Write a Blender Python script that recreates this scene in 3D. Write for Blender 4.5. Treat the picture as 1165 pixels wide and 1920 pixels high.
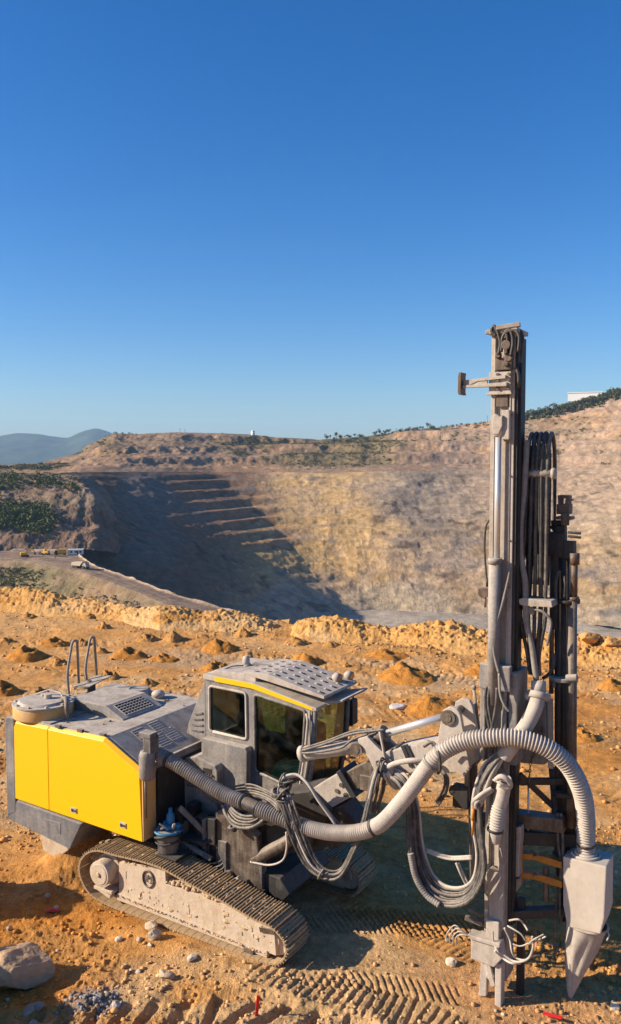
import bpy, bmesh, math, random
import numpy as np
from mathutils import Vector, Matrix
from mathutils.geometry import tessellate_polygon

# ------------------------------------------------------------------ scene, camera, light
S = bpy.context.scene
COL = S.collection
for o in list(bpy.data.objects): bpy.data.objects.remove(o)
CAM_H, FOC, CX, CY, HOR = 6.5, 1600.0, 582.5, 960.0, 860.0
PITCH = math.atan((CY - HOR) / FOC)
cam = bpy.data.cameras.new('camera'); camo = bpy.data.objects.new('camera', cam); COL.objects.link(camo)
cam.sensor_fit = 'VERTICAL'; cam.sensor_height = 24.0; cam.sensor_width = 24.0; cam.lens = 24.0 * FOC / 1920.0
cam.clip_start = 0.1; cam.clip_end = 40000
camo.location = (0, 0, CAM_H); camo.rotation_euler = (math.pi / 2 - PITCH, 0, 0)
S.camera = camo

SUN_EL, SUN_AZ = math.radians(26.0), math.radians(265.0)      # azimuth clockwise from +Y: the sun stands to the left
wd = bpy.data.worlds.new('World'); S.world = wd; wd.use_nodes = True
nt = wd.node_tree; nt.nodes.clear()
sky = nt.nodes.new('ShaderNodeTexSky'); sky.sky_type = 'NISHITA'; sky.sun_disc = False
sky.sun_elevation = SUN_EL; sky.sun_rotation = SUN_AZ
sky.altitude = 400; sky.air_density = 1.0; sky.dust_density = 1.0; sky.ozone_density = 4.5
bg = nt.nodes.new('ShaderNodeBackground'); bg.inputs['Strength'].default_value = 0.086
wo = nt.nodes.new('ShaderNodeOutputWorld')
pol = nt.nodes.new('ShaderNodeHueSaturation'); pol.inputs['Saturation'].default_value = 1.33; pol.inputs['Hue'].default_value = 0.507      # the polarised blue of the photograph, all over the sky
nt.links.new(sky.outputs[0], pol.inputs['Color']); gam = nt.nodes.new('ShaderNodeGamma'); gam.inputs[1].default_value = 1.03; nt.links.new(pol.outputs[0], gam.inputs[0]); nt.links.new(gam.outputs[0], bg.inputs[0]); nt.links.new(bg.outputs[0], wo.inputs[0])
sl = bpy.data.lights.new('sun', 'SUN'); sl.energy = 5.0; sl.angle = math.radians(0.55); sl.color = (1.0, 0.86, 0.67)
so = bpy.data.objects.new('sun', sl); COL.objects.link(so)
sd = Vector((math.sin(SUN_AZ) * math.cos(SUN_EL), math.cos(SUN_AZ) * math.cos(SUN_EL), math.sin(SUN_EL)))
so.rotation_euler = sd.to_track_quat('Z', 'Y').to_euler(); so.location = (-30, -5, 30)
S.view_settings.view_transform = 'Standard'; S.view_settings.look = 'None'
S.view_settings.exposure = 0.84; S.view_settings.gamma = 1.0
S.render.engine = 'CYCLES'
S.cycles.max_bounces = 6; S.cycles.transparent_max_bounces = 12; S.cycles.volume_bounces = 0
S.cycles.use_adaptive_sampling = True; S.cycles.use_denoising = True

# ------------------------------------------------------------------ measuring: where a line of sight meets a plane of the place
cP, sP = math.cos(PITCH), math.sin(PITCH)
CAMP = np.array([0, 0, CAM_H])
def sight(px, py):
    a = (px - CX) / FOC; b = (CY - py) / FOC
    return np.array([a, cP + b * sP, -sP + b * cP])
def at_z(px, py, z=0.0):
    d = sight(px, py); return CAMP + d * ((z - CAM_H) / d[2])
def at_y(px, py, y):
    d = sight(px, py); return CAMP + d * (y / d[1])
TH = math.radians(31.0)
FU = np.array([math.cos(TH), -math.sin(TH), 0]); LV = np.array([math.sin(TH), math.cos(TH), 0])
RIG = np.array([-1.07, 12.36, 0.0])
def rig_w(p): return RIG + p[0] * FU + p[1] * LV + np.array([0, 0, p[2]])
def loc(p): q = p - RIG; return (float(q @ FU), float(q @ LV), float(q[2]))
def V(px, py, v):
    d = sight(px, py); t = ((RIG + LV * v - CAMP) @ LV) / (d @ LV); return loc(CAMP + d * t)
def U(px, py, u):
    d = sight(px, py); t = ((RIG + FU * u - CAMP) @ FU) / (d @ FU); return loc(CAMP + d * t)
def Z(px, py, z): return loc(at_z(px, py, z))

# ------------------------------------------------------------------ noise (value noise, vectorised)
def _h(ix, iy, iz, seed):
    h = (ix.astype(np.uint32) * np.uint32(374761393) + iy.astype(np.uint32) * np.uint32(668265263)
         + iz.astype(np.uint32) * np.uint32(2147483647) + np.uint32(seed * 974711 % 4294967291))
    h = (h ^ (h >> np.uint32(13))) * np.uint32(1274126177)
    h = h ^ (h >> np.uint32(16))
    return (h & np.uint32(0xffffff)).astype(np.float32) / np.float32(0xffffff)
def vnoise(x, y, z=None, seed=1):
    x = np.asarray(x, np.float32); y = np.asarray(y, np.float32)
    xi = np.floor(x); yi = np.floor(y); fx = x - xi; fy = y - yi
    fx = fx * fx * (3 - 2 * fx); fy = fy * fy * (3 - 2 * fy)
    xi = xi.astype(np.int64); yi = yi.astype(np.int64)
    if z is None:
        z0 = np.zeros_like(xi)
        a = _h(xi, yi, z0, seed); b = _h(xi + 1, yi, z0, seed); c = _h(xi, yi + 1, z0, seed); d = _h(xi + 1, yi + 1, z0, seed)
        return (a + (b - a) * fx) * (1 - fy) + (c + (d - c) * fx) * fy
    z = np.asarray(z, np.float32); zi = np.floor(z); fz = z - zi; fz = fz * fz * (3 - 2 * fz); zi = zi.astype(np.int64)
    r = []
    for k in (0, 1):
        a = _h(xi, yi, zi + k, seed); b = _h(xi + 1, yi, zi + k, seed); c = _h(xi, yi + 1, zi + k, seed); d = _h(xi + 1, yi + 1, zi + k, seed)
        r.append((a + (b - a) * fx) * (1 - fy) + (c + (d - c) * fx) * fy)
    return r[0] * (1 - fz) + r[1] * fz
def fbm(x, y, z=None, oct=5, gain=0.5, seed=1):
    s = 0; a = 1; t = 0; f = 1
    for k in range(oct):
        s = s + a * (vnoise(x * f + 17.3 * k, y * f - 9.1 * k, None if z is None else z * f + 5.7 * k, seed + k) - 0.5)
        t += a; a *= gain; f *= 2.03
    return s / t * 2
def ridged(x, y, z=None, oct=4, gain=0.5, seed=1):
    s = 0; a = 1; t = 0; f = 1
    for k in range(oct):
        n = vnoise(x * f + 3.3 * k, y * f + 7.7 * k, None if z is None else z * f, seed + k)
        s = s + a * (1 - abs(2 * n - 1)); t += a; a *= gain; f *= 2.1
    return s / t
def sstep(a, b, x): t = np.clip((x - a) / (b - a), 0, 1); return t * t * (3 - 2 * t)

# ------------------------------------------------------------------ materials
def new_mat(name):
    m = bpy.data.materials.new(name); m.use_nodes = True; n = m.node_tree; n.nodes.clear()
    out = n.nodes.new('ShaderNodeOutputMaterial'); b = n.nodes.new('ShaderNodeBsdfPrincipled')
    n.links.new(b.outputs[0], out.inputs[0]); return m, n, b
def nd(n, t, **kw):
    x = n.nodes.new(t)
    for k, v in kw.items():
        if k in x.inputs: x.inputs[k].default_value = v
        else: setattr(x, k, v)
    return x
def mixc(n, fac, a, b, blend='MIX'):
    x = n.nodes.new('ShaderNodeMix'); x.data_type = 'RGBA'; x.blend_type = blend
    for s, v in ((x.inputs[0], fac), (x.inputs[6], a), (x.inputs[7], b)):
        if hasattr(v, 'is_output'): n.links.new(v, s)
        else: s.default_value = v if not isinstance(v, tuple) or len(v) == 4 else (*v, 1)
    return x.outputs[2]
def math_n(n, op, a, b=0.0, clamp=False):
    x = n.nodes.new('ShaderNodeMath'); x.operation = op; x.use_clamp = clamp
    for s, v in ((x.inputs[0], a), (x.inputs[1], b)):
        if hasattr(v, 'is_output'): n.links.new(v, s)
        else: s.default_value = v
    return x.outputs[0]
def ramp(n, f, lo, hi):
    x = n.nodes.new('ShaderNodeMapRange'); x.inputs[1].default_value = lo; x.inputs[2].default_value = hi; x.clamp = True
    n.links.new(f, x.inputs[0]); return x.outputs[0]

DUST = (0.50, 0.43, 0.355)
def dusty(name, base, dust=DUST, amount=0.5, up=0.35, rough=0.6, metal=0.0, scale=6.0, bump=0.15, coat=0.0, grain=0.6, stain=0.0, scol=(0.10, 0.06, 0.035)):
    """paint or metal under quarry dust: patchy, thicker on what faces the sky"""
    m, n, b = new_mat(name)
    tc = nd(n, 'ShaderNodeTexCoord'); ge = nd(n, 'ShaderNodeNewGeometry')
    n1 = nd(n, 'ShaderNodeTexNoise', Scale=scale, Detail=6.0, Roughness=0.65); n.links.new(tc.outputs['Object'], n1.inputs['Vector'])
    n2 = nd(n, 'ShaderNodeTexNoise', Scale=scale * 9, Detail=4.0, Roughness=0.7); n.links.new(tc.outputs['Object'], n2.inputs['Vector'])
    mp = nd(n, 'ShaderNodeMapping'); mp.inputs['Scale'].default_value = (1, 1, 0.12); n.links.new(tc.outputs['Object'], mp.inputs[0])
    n3 = nd(n, 'ShaderNodeTexNoise', Scale=scale * 4, Detail=3.0); n.links.new(mp.outputs[0], n3.inputs['Vector'])
    sp = nd(n, 'ShaderNodeSeparateXYZ'); n.links.new(ge.outputs['Normal'], sp.inputs[0])
    upf = ramp(n, sp.outputs['Z'], 0.2, 0.9)
    f = math_n(n, 'ADD', math_n(n, 'MULTIPLY', upf, up), amount)
    f = math_n(n, 'ADD', f, math_n(n, 'MULTIPLY', math_n(n, 'SUBTRACT', n1.outputs[0], 0.5), 1.0))
    f = math_n(n, 'ADD', f, math_n(n, 'MULTIPLY', math_n(n, 'SUBTRACT', n2.outputs[0], 0.5), 0.5))
    f = math_n(n, 'ADD', f, math_n(n, 'MULTIPLY', math_n(n, 'SUBTRACT', n3.outputs[0], 0.5), 0.6), True)
    c = mixc(n, f, base, dust)
    if stain:
        n4 = nd(n, 'ShaderNodeTexNoise', Scale=scale*0.9, Detail=5.0, Roughness=0.7, Distortion=0.6); n.links.new(mp.outputs[0], n4.inputs['Vector'])
        n5 = nd(n, 'ShaderNodeTexNoise', Scale=scale*1.7, Detail=6.0, Roughness=0.7); n.links.new(tc.outputs['Object'], n5.inputs['Vector'])
        sm = math_n(n, 'MULTIPLY', ramp(n, math_n(n, 'ADD', math_n(n, 'MULTIPLY', n4.outputs[0], 0.5), math_n(n, 'MULTIPLY', n5.outputs[0], 0.5)), 0.47, 0.66), stain)
        c = mixc(n, sm, c, scol)
    sh = mixc(n, ramp(n, n2.outputs[0], 0.3, 0.75), (1-.22*grain, 1-.24*grain, 1-.26*grain), (1+.08*grain, 1+.06*grain, 1+.03*grain))
    c = mixc(n, 1.0, c, sh, 'MULTIPLY')
    n.links.new(c, b.inputs['Base Color'])
    r = nd(n, 'ShaderNodeMapRange'); r.inputs[3].default_value = rough; r.inputs[4].default_value = 0.95; n.links.new(f, r.inputs[0])
    n.links.new(r.outputs[0], b.inputs['Roughness'])
    if metal:
        mr = nd(n, 'ShaderNodeMapRange'); mr.inputs[3].default_value = metal; mr.inputs[4].default_value = 0.0; n.links.new(f, mr.inputs[0])
        n.links.new(mr.outputs[0], b.inputs['Metallic'])
    if coat: b.inputs['Coat Weight'].default_value = coat; b.inputs['Coat Roughness'].default_value = 0.2
    if bump:
        bp = nd(n, 'ShaderNodeBump', Strength=bump, Distance=0.01); n.links.new(n2.outputs[0], bp.inputs['Height']); n.links.new(bp.outputs[0], b.inputs['Normal'])
    return m
def plain(name, col, rough=0.5, metal=0.0):
    m, n, b = new_mat(name); b.inputs['Base Color'].default_value = (*col, 1); b.inputs['Roughness'].default_value = rough; b.inputs['Metallic'].default_value = metal
    return m
def earth(name, s1, s2, bump=0.5, dist=0.03, contrast=0.35, rough=0.95):
    """vertex colour of the soil or rock, broken up by fine grain"""
    m, n, b = new_mat(name)
    at = nd(n, 'ShaderNodeAttribute', attribute_name='col'); ge = nd(n, 'ShaderNodeNewGeometry')
    a = nd(n, 'ShaderNodeTexNoise', Scale=s1, Detail=7.0, Roughness=0.68); n.links.new(ge.outputs['Position'], a.inputs['Vector'])
    c = nd(n, 'ShaderNodeTexNoise', Scale=s2, Detail=5.0, Roughness=0.7); n.links.new(ge.outputs['Position'], c.inputs['Vector'])
    g = math_n(n, 'ADD', math_n(n, 'MULTIPLY', a.outputs[0], 0.55), math_n(n, 'MULTIPLY', c.outputs[0], 0.45))
    g = ramp(n, g, 0.33, 0.67)
    lo = 1 - contrast; hi = 1 + contrast * 0.7
    k = mixc(n, g, (lo * 1.0, lo * 0.97, lo * 0.94), (hi, hi, hi))
    n.links.new(mixc(n, 1.0, at.outputs['Color'], k, 'MULTIPLY'), b.inputs['Base Color'])
    b.inputs['Roughness'].default_value = rough; b.inputs['Specular IOR Level'].default_value = 0.15
    bp = nd(n, 'ShaderNodeBump', Strength=bump, Distance=dist); n.links.new(g, bp.inputs['Height']); n.links.new(bp.outputs[0], b.inputs['Normal'])
    return m
def glass_m(name, tint, gloss=0.06):
    m = bpy.data.materials.new(name); m.use_nodes = True; n = m.node_tree; n.nodes.clear()
    out = n.nodes.new('ShaderNodeOutputMaterial')
    t = nd(n, 'ShaderNodeBsdfTransparent'); t.inputs[0].default_value = (*tint, 1)
    g = nd(n, 'ShaderNodeBsdfGlossy'); g.inputs['Roughness'].default_value = 0.04
    d = nd(n, 'ShaderNodeBsdfDiffuse'); d.inputs[0].default_value = (0.45, 0.42, 0.36, 1)
    fr = nd(n, 'ShaderNodeFresnel', IOR=1.5)
    mx = nd(n, 'ShaderNodeMixShader'); n.links.new(math_n(n, 'ADD', fr.outputs[0], gloss - 0.04, True), mx.inputs[0]); n.links.new(t.outputs[0], mx.inputs[1]); n.links.new(g.outputs[0], mx.inputs[2])
    tc = nd(n, 'ShaderNodeTexCoord'); no = nd(n, 'ShaderNodeTexNoise', Scale=5.0, Detail=6.0); n.links.new(tc.outputs['Object'], no.inputs['Vector'])
    m2 = nd(n, 'ShaderNodeMixShader'); n.links.new(math_n(n, 'MULTIPLY', ramp(n, no.outputs[0], 0.45, 0.8), 0.05), m2.inputs[0]); n.links.new(mx.outputs[0], m2.inputs[1]); n.links.new(d.outputs[0], m2.inputs[2])
    n.links.new(m2.outputs[0], out.inputs[0]); return m

M = {}
M['yellow'] = dusty('yellow_paint', (0.78, 0.43, 0.0003), amount=-0.80, up=0.6, rough=0.42, scale=1.6, bump=0.0, grain=0.12)
M['yellow_worn'] = dusty('worn_yellow_paint', (0.62, 0.30, 0.01), amount=0.34, up=0.45, rough=0.4, scale=7, bump=0.05)
M['grey'] = dusty('dusty_grey_paint', (0.145, 0.14, 0.14), amount=0.22, up=0.65, rough=0.55, scale=3.5, stain=0.55)
M['grey_dark'] = dusty('dark_grey_paint', (0.065, 0.063, 0.066), amount=0.12, up=0.5, rough=0.55, scale=5, stain=0.5)
M['grey_skirt'] = dusty('slate_grey_paint', (0.135, 0.135, 0.145), amount=0.1, up=0.5, rough=0.5, scale=3, bump=0.06, stain=0.3)
M['black'] = dusty('black_steel', (0.02, 0.018, 0.017), dust=(0.16, 0.13, 0.11), amount=0.0, up=0.4, rough=0.6, scale=6)
M['steel'] = dusty('greasy_steel', (0.075, 0.055, 0.042), dust=(0.40, 0.33, 0.26), amount=0.15, up=0.45, rough=0.45, metal=0.25, scale=6, stain=0.6)
M['mast'] = dusty('mast_paint', (0.33, 0.29, 0.25), dust=(0.52, 0.45, 0.38), amount=0.35, up=0.3, rough=0.5, scale=5, stain=0.6, scol=(0.16, 0.10, 0.06))
M['mast_brown'] = dusty('mast_oily', (0.07, 0.042, 0.027), dust=(0.34, 0.25, 0.18), amount=0.12, up=0.3, rough=0.5, scale=7, stain=0.5)
M['beige'] = dusty('caked_dust', (0.44, 0.36, 0.27), dust=(0.60, 0.49, 0.37), amount=0.45, up=0.5, rough=0.9, scale=5, bump=0.6, stain=0.65, scol=(0.36, 0.22, 0.11))
M['pale'] = dusty('pale_dust_paint', (0.33, 0.29, 0.255), dust=(0.55, 0.475, 0.40), amount=0.42, up=0.3, rough=0.7, scale=4, bump=0.05, grain=0.6, stain=0.6, scol=(0.20, 0.145, 0.10))
M['collector'] = dusty('dusted_sheet_metal', (0.40, 0.355, 0.31), dust=(0.58, 0.50, 0.41), amount=0.45, up=-0.1, rough=0.6, scale=1.6, bump=0.02, grain=0.25, stain=0.5, scol=(0.36, 0.28, 0.19))
M['hose_pale'] = dusty('dusty_pale_hose', (0.30, 0.265, 0.235), dust=(0.55, 0.485, 0.42), amount=0.5, up=0.35, rough=0.8, scale=5, bump=0.1, stain=0.35, scol=(0.16, 0.13, 0.105))
M['hose_grey'] = dusty('dusty_dark_hose', (0.15, 0.135, 0.12), dust=(0.44, 0.395, 0.35), amount=0.3, up=0.45, rough=0.7, scale=6, stain=0.4, scol=(0.07, 0.06, 0.05))
M['hose'] = dusty('rubber_hose', (0.04, 0.037, 0.036), dust=(0.44, 0.37, 0.305), amount=0.08, up=0.5, rough=0.6, scale=9)
M['hose_dark'] = dusty('dark_rubber_hose', (0.025, 0.023, 0.023), dust=(0.30, 0.23, 0.175), amount=0.06, up=0.4, rough=0.5, scale=9)
M['chrome'] = plain('chrome_rod', (0.60, 0.59, 0.58), 0.32, 0.45)
M['shoe'] = dusty('track_steel', (0.12, 0.085, 0.06), dust=(0.56, 0.39, 0.21), amount=0.46, up=0.25, rough=0.6, metal=0.3, scale=5, stain=0.5, scol=(0.42, 0.25, 0.11))
M['rubber'] = plain('black_rubber', (0.018, 0.018, 0.019), 0.6)
M['seat'] = plain('seat_cloth', (0.012, 0.012, 0.013), 0.9)
M['teal'] = plain('pale_teal_plastic', (0.60, 0.80, 0.76), 0.5)
M['glass'] = glass_m('tinted_glass', (0.52, 0.66, 0.56))
M['glass_front'] = glass_m('windscreen_glass', (0.78, 0.80, 0.62), 0.05)
M['blue'] = plain('blue_plastic', (0.02, 0.16, 0.30), 0.5)
M['red'] = plain('red_plastic', (0.62, 0.02, 0.012), 0.5)
M['lamp_amber'] = plain('amber_lens', (0.6, 0.25, 0.08), 0.25)
M['lens'] = plain('lamp_lens', (0.75, 0.75, 0.72), 0.15)
M['orange'] = dusty('oily_orange_paint', (0.55, 0.20, 0.01), dust=(0.12, 0.06, 0.03), amount=0.25, up=0.0, rough=0.4, scale=8)
M['white'] = plain('white_sheet', (0.72, 0.72, 0.69), 0.6)
M['mine_yellow'] = plain('quarry_yellow', (0.62, 0.33, 0.03), 0.6)
M['ground'] = earth('bench_soil', 7.0, 38.0, 1.0, 0.03, 0.52)
M['berm'] = earth('berm_soil', 5.0, 21.0, 0.8, 0.06, 0.36)
M['rock'] = earth('pit_rock', 0.16, 0.9, 0.8, 0.8, 0.55)
M['stone'] = earth('loose_stone', 9.0, 50.0, 0.5, 0.01, 0.25)
M['scrub'] = earth('scrub_leaf', 0.4, 2.0, 0.0, 0.1, 0.3)
M['forest'] = earth('far_forest', 0.006, 0.03, 0.0, 1.0, 0.4)
M['bark'] = plain('bark', (0.12, 0.09, 0.06), 0.9)

M['berm_dry'] = dusty('dried_soil', (0.44, 0.28, 0.14), dust=(0.54, 0.40, 0.26), amount=0.5, up=0.2, rough=0.95, scale=4, bump=0.5)

# ------------------------------------------------------------------ mesh building
class MB:
    def __init__(s): s.v = []; s.f = []; s.sm = []
    def add(s, vs, fs, smooth=False):
        k = len(s.v); s.v += [tuple(map(float, p)) for p in vs]; s.f += [tuple(i + k for i in f) for f in fs]; s.sm += [smooth] * len(fs); return s
    def box(s, a, b):
        (x0, y0, z0), (x1, y1, z1) = a, b
        return s.add([(x0,y0,z0),(x1,y0,z0),(x1,y1,z0),(x0,y1,z0),(x0,y0,z1),(x1,y0,z1),(x1,y1,z1),(x0,y1,z1)],
              [(0,3,2,1),(4,5,6,7),(0,1,5,4),(1,2,6,5),(2,3,7,6),(3,0,4,7)])
    def bar(s, p, q, w, h, up=(0, 0, 1)):
        """square bar from p to q, w across, h along up"""
        p, q = Vector(p), Vector(q); t = (q - p).normalized(); upv = Vector(up)
        x = t.cross(upv)
        if x.length < 1e-3: x = t.cross(Vector((0, 1, 0)))
        x.normalize(); y = x.cross(t).normalized()
        c = [(-1,-1),(1,-1),(1,1),(-1,1)]
        vs = [p + x * (a * w / 2) + y * (b * h / 2) for a, b in c] + [q + x * (a * w / 2) + y * (b * h / 2) for a, b in c]
        return s.add(vs, [(0,1,2,3),(7,6,5,4),(0,4,5,1),(1,5,6,2),(2,6,7,3),(3,7,4,0)])
    def prism(s, poly, v0, v1):
        """(u,z) outline pushed from v0 to v1; outlines may wind either way"""
        n = len(poly); a = sum(poly[i][0] * poly[(i+1) % n][1] - poly[(i+1) % n][0] * poly[i][1] for i in range(n))
        if a < 0: poly = poly[::-1]
        if v0 > v1: v0, v1 = v1, v0
        vs = [(u, v0, z) for u, z in poly] + [(u, v1, z) for u, z in poly]
        return s.add(vs, [tuple(range(n)), tuple(range(2*n-1, n-1, -1))] + [(i, i+n, (i+1) % n + n, (i+1) % n) for i in range(n)])
    def frustum(s, pa, va, pb, vb):
        n = len(pa); vs = [(u, va, z) for u, z in pa] + [(u, vb, z) for u, z in pb]
        return s.add(vs, [tuple(range(n)), tuple(range(2*n-1, n-1, -1))] + [(i, i+n, (i+1) % n + n, (i+1) % n) for i in range(n)])
    def plate(s, outer, holes, v0, v1):
        """flat plate with openings in the (u,z) plane"""
        loops = [outer] + holes
        tri = tessellate_polygon([[Vector((a, b, 0)) for a, b in L] for L in loops])
        flat = [p for L in loops for p in L]; n = len(flat)
        vs = [(u, v0, z) for u, z in flat] + [(u, v1, z) for u, z in flat]
        fs = [tuple(t) for t in tri] + [tuple(i + n for i in t[::-1]) for t in tri]
        k = 0
        for L in loops:
            m = len(L)
            fs += [(k+i, k+(i+1) % m, n+k+(i+1) % m, n+k+i) for i in range(m)]; k += m
        return s.add(vs, fs)
    def tube(s, pts, r, n=8, caps=True, smooth=True):
        P = [Vector(p) for p in pts]; m = len(P)
        if not hasattr(r, '__len__'): r = [r] * m
        t0 = (P[1] - P[0]).normalized(); x = t0.cross(Vector((0, 0, 1)))
        if x.length < 1e-3: x = t0.cross(Vector((0, 1, 0)))
        x.normalize(); vs = []
        for i in range(m):
            t = (P[min(i+1, m-1)] - P[max(i-1, 0)])
            if t.length < 1e-9: t = t0
            t.normalize(); x = (x - t * x.dot(t))
            if x.length < 1e-6: x = t.orthogonal()
            x.normalize(); y = t.cross(x)
            for k in range(n):
                a = 2 * math.pi * k / n; vs.append(P[i] + (x * math.cos(a) + y * math.sin(a)) * r[i])
        fs = [(i*n+k, i*n+(k+1) % n, (i+1)*n+(k+1) % n, (i+1)*n+k) for i in range(m-1) for k in range(n)]
        s.add(vs, fs, smooth)
        if caps:
            k0 = len(s.v) - len(vs)
            s.f += [tuple(k0 + k for k in range(n-1, -1, -1)), tuple(k0 + (m-1)*n + k for k in range(n))]; s.sm += [False, False]
        return s
    def cyl(s, p, q, r, n=14, r2=None): return s.tube([p, q], [r, r if r2 is None else r2], n)
    def ball(s, c, r, n=10, m=6, sz=1.0):
        c = Vector(c); vs = [c + Vector((0, 0, r * sz))]
        for i in range(1, m):
            a = math.pi * i / m
            for k in range(n):
                b = 2 * math.pi * k / n; vs.append(c + Vector((r*math.sin(a)*math.cos(b), r*math.sin(a)*math.sin(b), r*sz*math.cos(a))))
        vs.append(c - Vector((0, 0, r * sz))); L = len(vs) - 1
        fs = [(0, 1+k, 1+(k+1) % n) for k in range(n)]
        for i in range(m-2):
            fs += [(1+i*n+k, 1+(i+1)*n+k, 1+(i+1)*n+(k+1) % n, 1+i*n+(k+1) % n) for k in range(n)]
        fs += [(L, 1+(m-2)*n+(k+1) % n, 1+(m-2)*n+k) for k in range(n)]
        return s.add(vs, fs, True)
    def split(s, name, mat, parent=None, bevel=0.0):
        """each separate piece an object of its own"""
        p = list(range(len(s.v)))
        def find(i):
            while p[i] != i: p[i] = p[p[i]]; i = p[i]
            return i
        for f in s.f:
            for j in f[1:]: p[find(j)] = find(f[0])
        g = {}
        for f, sm in zip(s.f, s.sm): g.setdefault(find(f[0]), []).append((f, sm))
        out = []
        for fs in g.values():
            ids = sorted({i for f, _ in fs for i in f}); mp = {i: k for k, i in enumerate(ids)}; m = MB()
            m.v = [s.v[i] for i in ids]; m.f = [tuple(mp[i] for i in f) for f, _ in fs]; m.sm = [q for _, q in fs]; out.append(m.build(name, mat, parent, bevel))
        return out
    def build(s, name, mat, parent=None, bevel=0.0, recalc=True):
        me = bpy.data.meshes.new(name); me.from_pydata(s.v, [], s.f)
        me.polygons.foreach_set('use_smooth', s.sm)
        if recalc or bevel:
            b = bmesh.new(); b.from_mesh(me)
            if recalc: bmesh.ops.recalc_face_normals(b, faces=b.faces)
            if bevel:
                es = [e for e in b.edges if len(e.link_faces) == 2 and not (e.link_faces[0].smooth and e.link_faces[1].smooth) and e.calc_face_angle(0) > 0.5]
                bmesh.ops.bevel(b, geom=es, offset=bevel, segments=2, profile=0.6, affect='EDGES', clamp_overlap=True)
            b.to_mesh(me); b.free()
        me.materials.append(mat); o = bpy.data.objects.new(name, me); COL.objects.link(o)
        if parent: o.parent = parent
        return o
def empty(name, loc=(0, 0, 0), rz=0):
    o = bpy.data.objects.new(name, None); COL.objects.link(o); o.location = loc; o.rotation_euler = (0, 0, rz); return o
def tag(o, label=None, cat=None, group=None, kind=None):
    for k, v in (('label', label), ('category', cat), ('group', group), ('kind', kind)):
        if v: o[k] = v
    return o
def spline(pts, n=12):
    P = [np.array(p, float) for p in pts]; P = [2*P[0]-P[1]] + P + [2*P[-1]-P[-2]]; out = []
    for i in range(1, len(P)-2):
        a, b, c, d = P[i-1], P[i], P[i+1], P[i+2]
        for k in range(n):
            t = k / n; out.append(0.5*((2*b)+(c-a)*t+(2*a-5*b+4*c-d)*t*t+(3*b-a-3*c+d)*t**3))
    out.append(P[-2]); return out
def resample(pts, step):
    P = np.array(pts); L = np.r_[0, np.cumsum(np.linalg.norm(np.diff(P, axis=0), axis=1))]
    n = max(2, int(L[-1] / step) + 1); s = np.linspace(0, L[-1], n)
    return np.stack([np.interp(s, L, P[:, k]) for k in range(3)], 1), s
def grid_obj(name, X, Y, Zz, col, mat, smooth=True):
    """a sheet over rows and columns of points, with the soil or rock colour on its vertices"""
    r, c = X.shape; vs = np.stack([X, Y, Zz], -1).reshape(-1, 3).astype(np.float32)
    i = np.arange(r*c).reshape(r, c); q = np.stack([i[:-1, :-1], i[:-1, 1:], i[1:, 1:], i[1:, :-1]], -1).reshape(-1, 4)
    me = bpy.data.meshes.new(name); me.vertices.add(len(vs)); me.vertices.foreach_set('co', vs.ravel())
    me.loops.add(q.size); me.loops.foreach_set('vertex_index', q.ravel().astype(np.int32))
    me.polygons.add(len(q)); me.polygons.foreach_set('loop_start', np.arange(0, q.size, 4, dtype=np.int32)); me.polygons.foreach_set('loop_total', np.full(len(q), 4, np.int32))
    me.polygons.foreach_set('use_smooth', np.full(len(q), smooth)); me.update(); me.validate()
    put_col(me, col.reshape(-1, 3)); me.materials.append(mat)
    o = bpy.data.objects.new(name, me); COL.objects.link(o); return o
def put_col(me, col):
    a = me.color_attributes.new('col', 'FLOAT_COLOR', 'POINT'); c4 = np.ones((len(col), 4), np.float32); c4[:, :3] = np.clip(col, 0.004, 0.9)
    a.data.foreach_set('color', c4.ravel())
def cmix(a, b, t): return a * (1 - t[..., None]) + np.array(b) * t[..., None]

# ------------------------------------------------------------------ the bench the rig stands on
rng = np.random.default_rng(7)
BPX = np.array([-420, -100, 0, 50, 100, 130, 165, 200, 235, 262, 300, 340, 370, 410, 440, 475, 500, 520, 541, 556, 580, 620, 655, 690, 715, 732, 760, 800, 850, 900, 925, 960, 1000, 1050, 1085, 1110, 1165, 1300, 1600.])
BCY = np.array([1095, 1100, 1103, 1101, 1110, 1119, 1124, 1128, 1135, 1142, 1135, 1138, 1147, 1143, 1148, 1155, 1164, 1176, 1186, 1168, 1158, 1154, 1158, 1168, 1175, 1180, 1172, 1168, 1166, 1178, 1184, 1182, 1186, 1188, 1190, 1194, 1198, 1212, 1225.])
BBY = np.interp(BPX, [-420, 0, 200, 300, 400, 500, 560, 700, 900, 1165, 1600], [1143, 1152, 1166, 1188, 1188, 1192, 1204, 1212, 1232, 1262, 1290])
cpx = np.linspace(-420, 1600, 1500)
cy_ = np.interp(cpx, BPX, BCY)+1.2*fbm(cpx*0.05, cpx*0, oct=3, seed=61)*2; by_ = np.interp(cpx, BPX, BBY)
bX = np.array([at_z(a, b, 0.0)[0] for a, b in zip(cpx, by_)]); bY = np.array([at_z(a, b, 0.0)[1] for a, b in zip(cpx, by_)])
EX, EY = bX.copy(), bY.copy()
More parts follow.
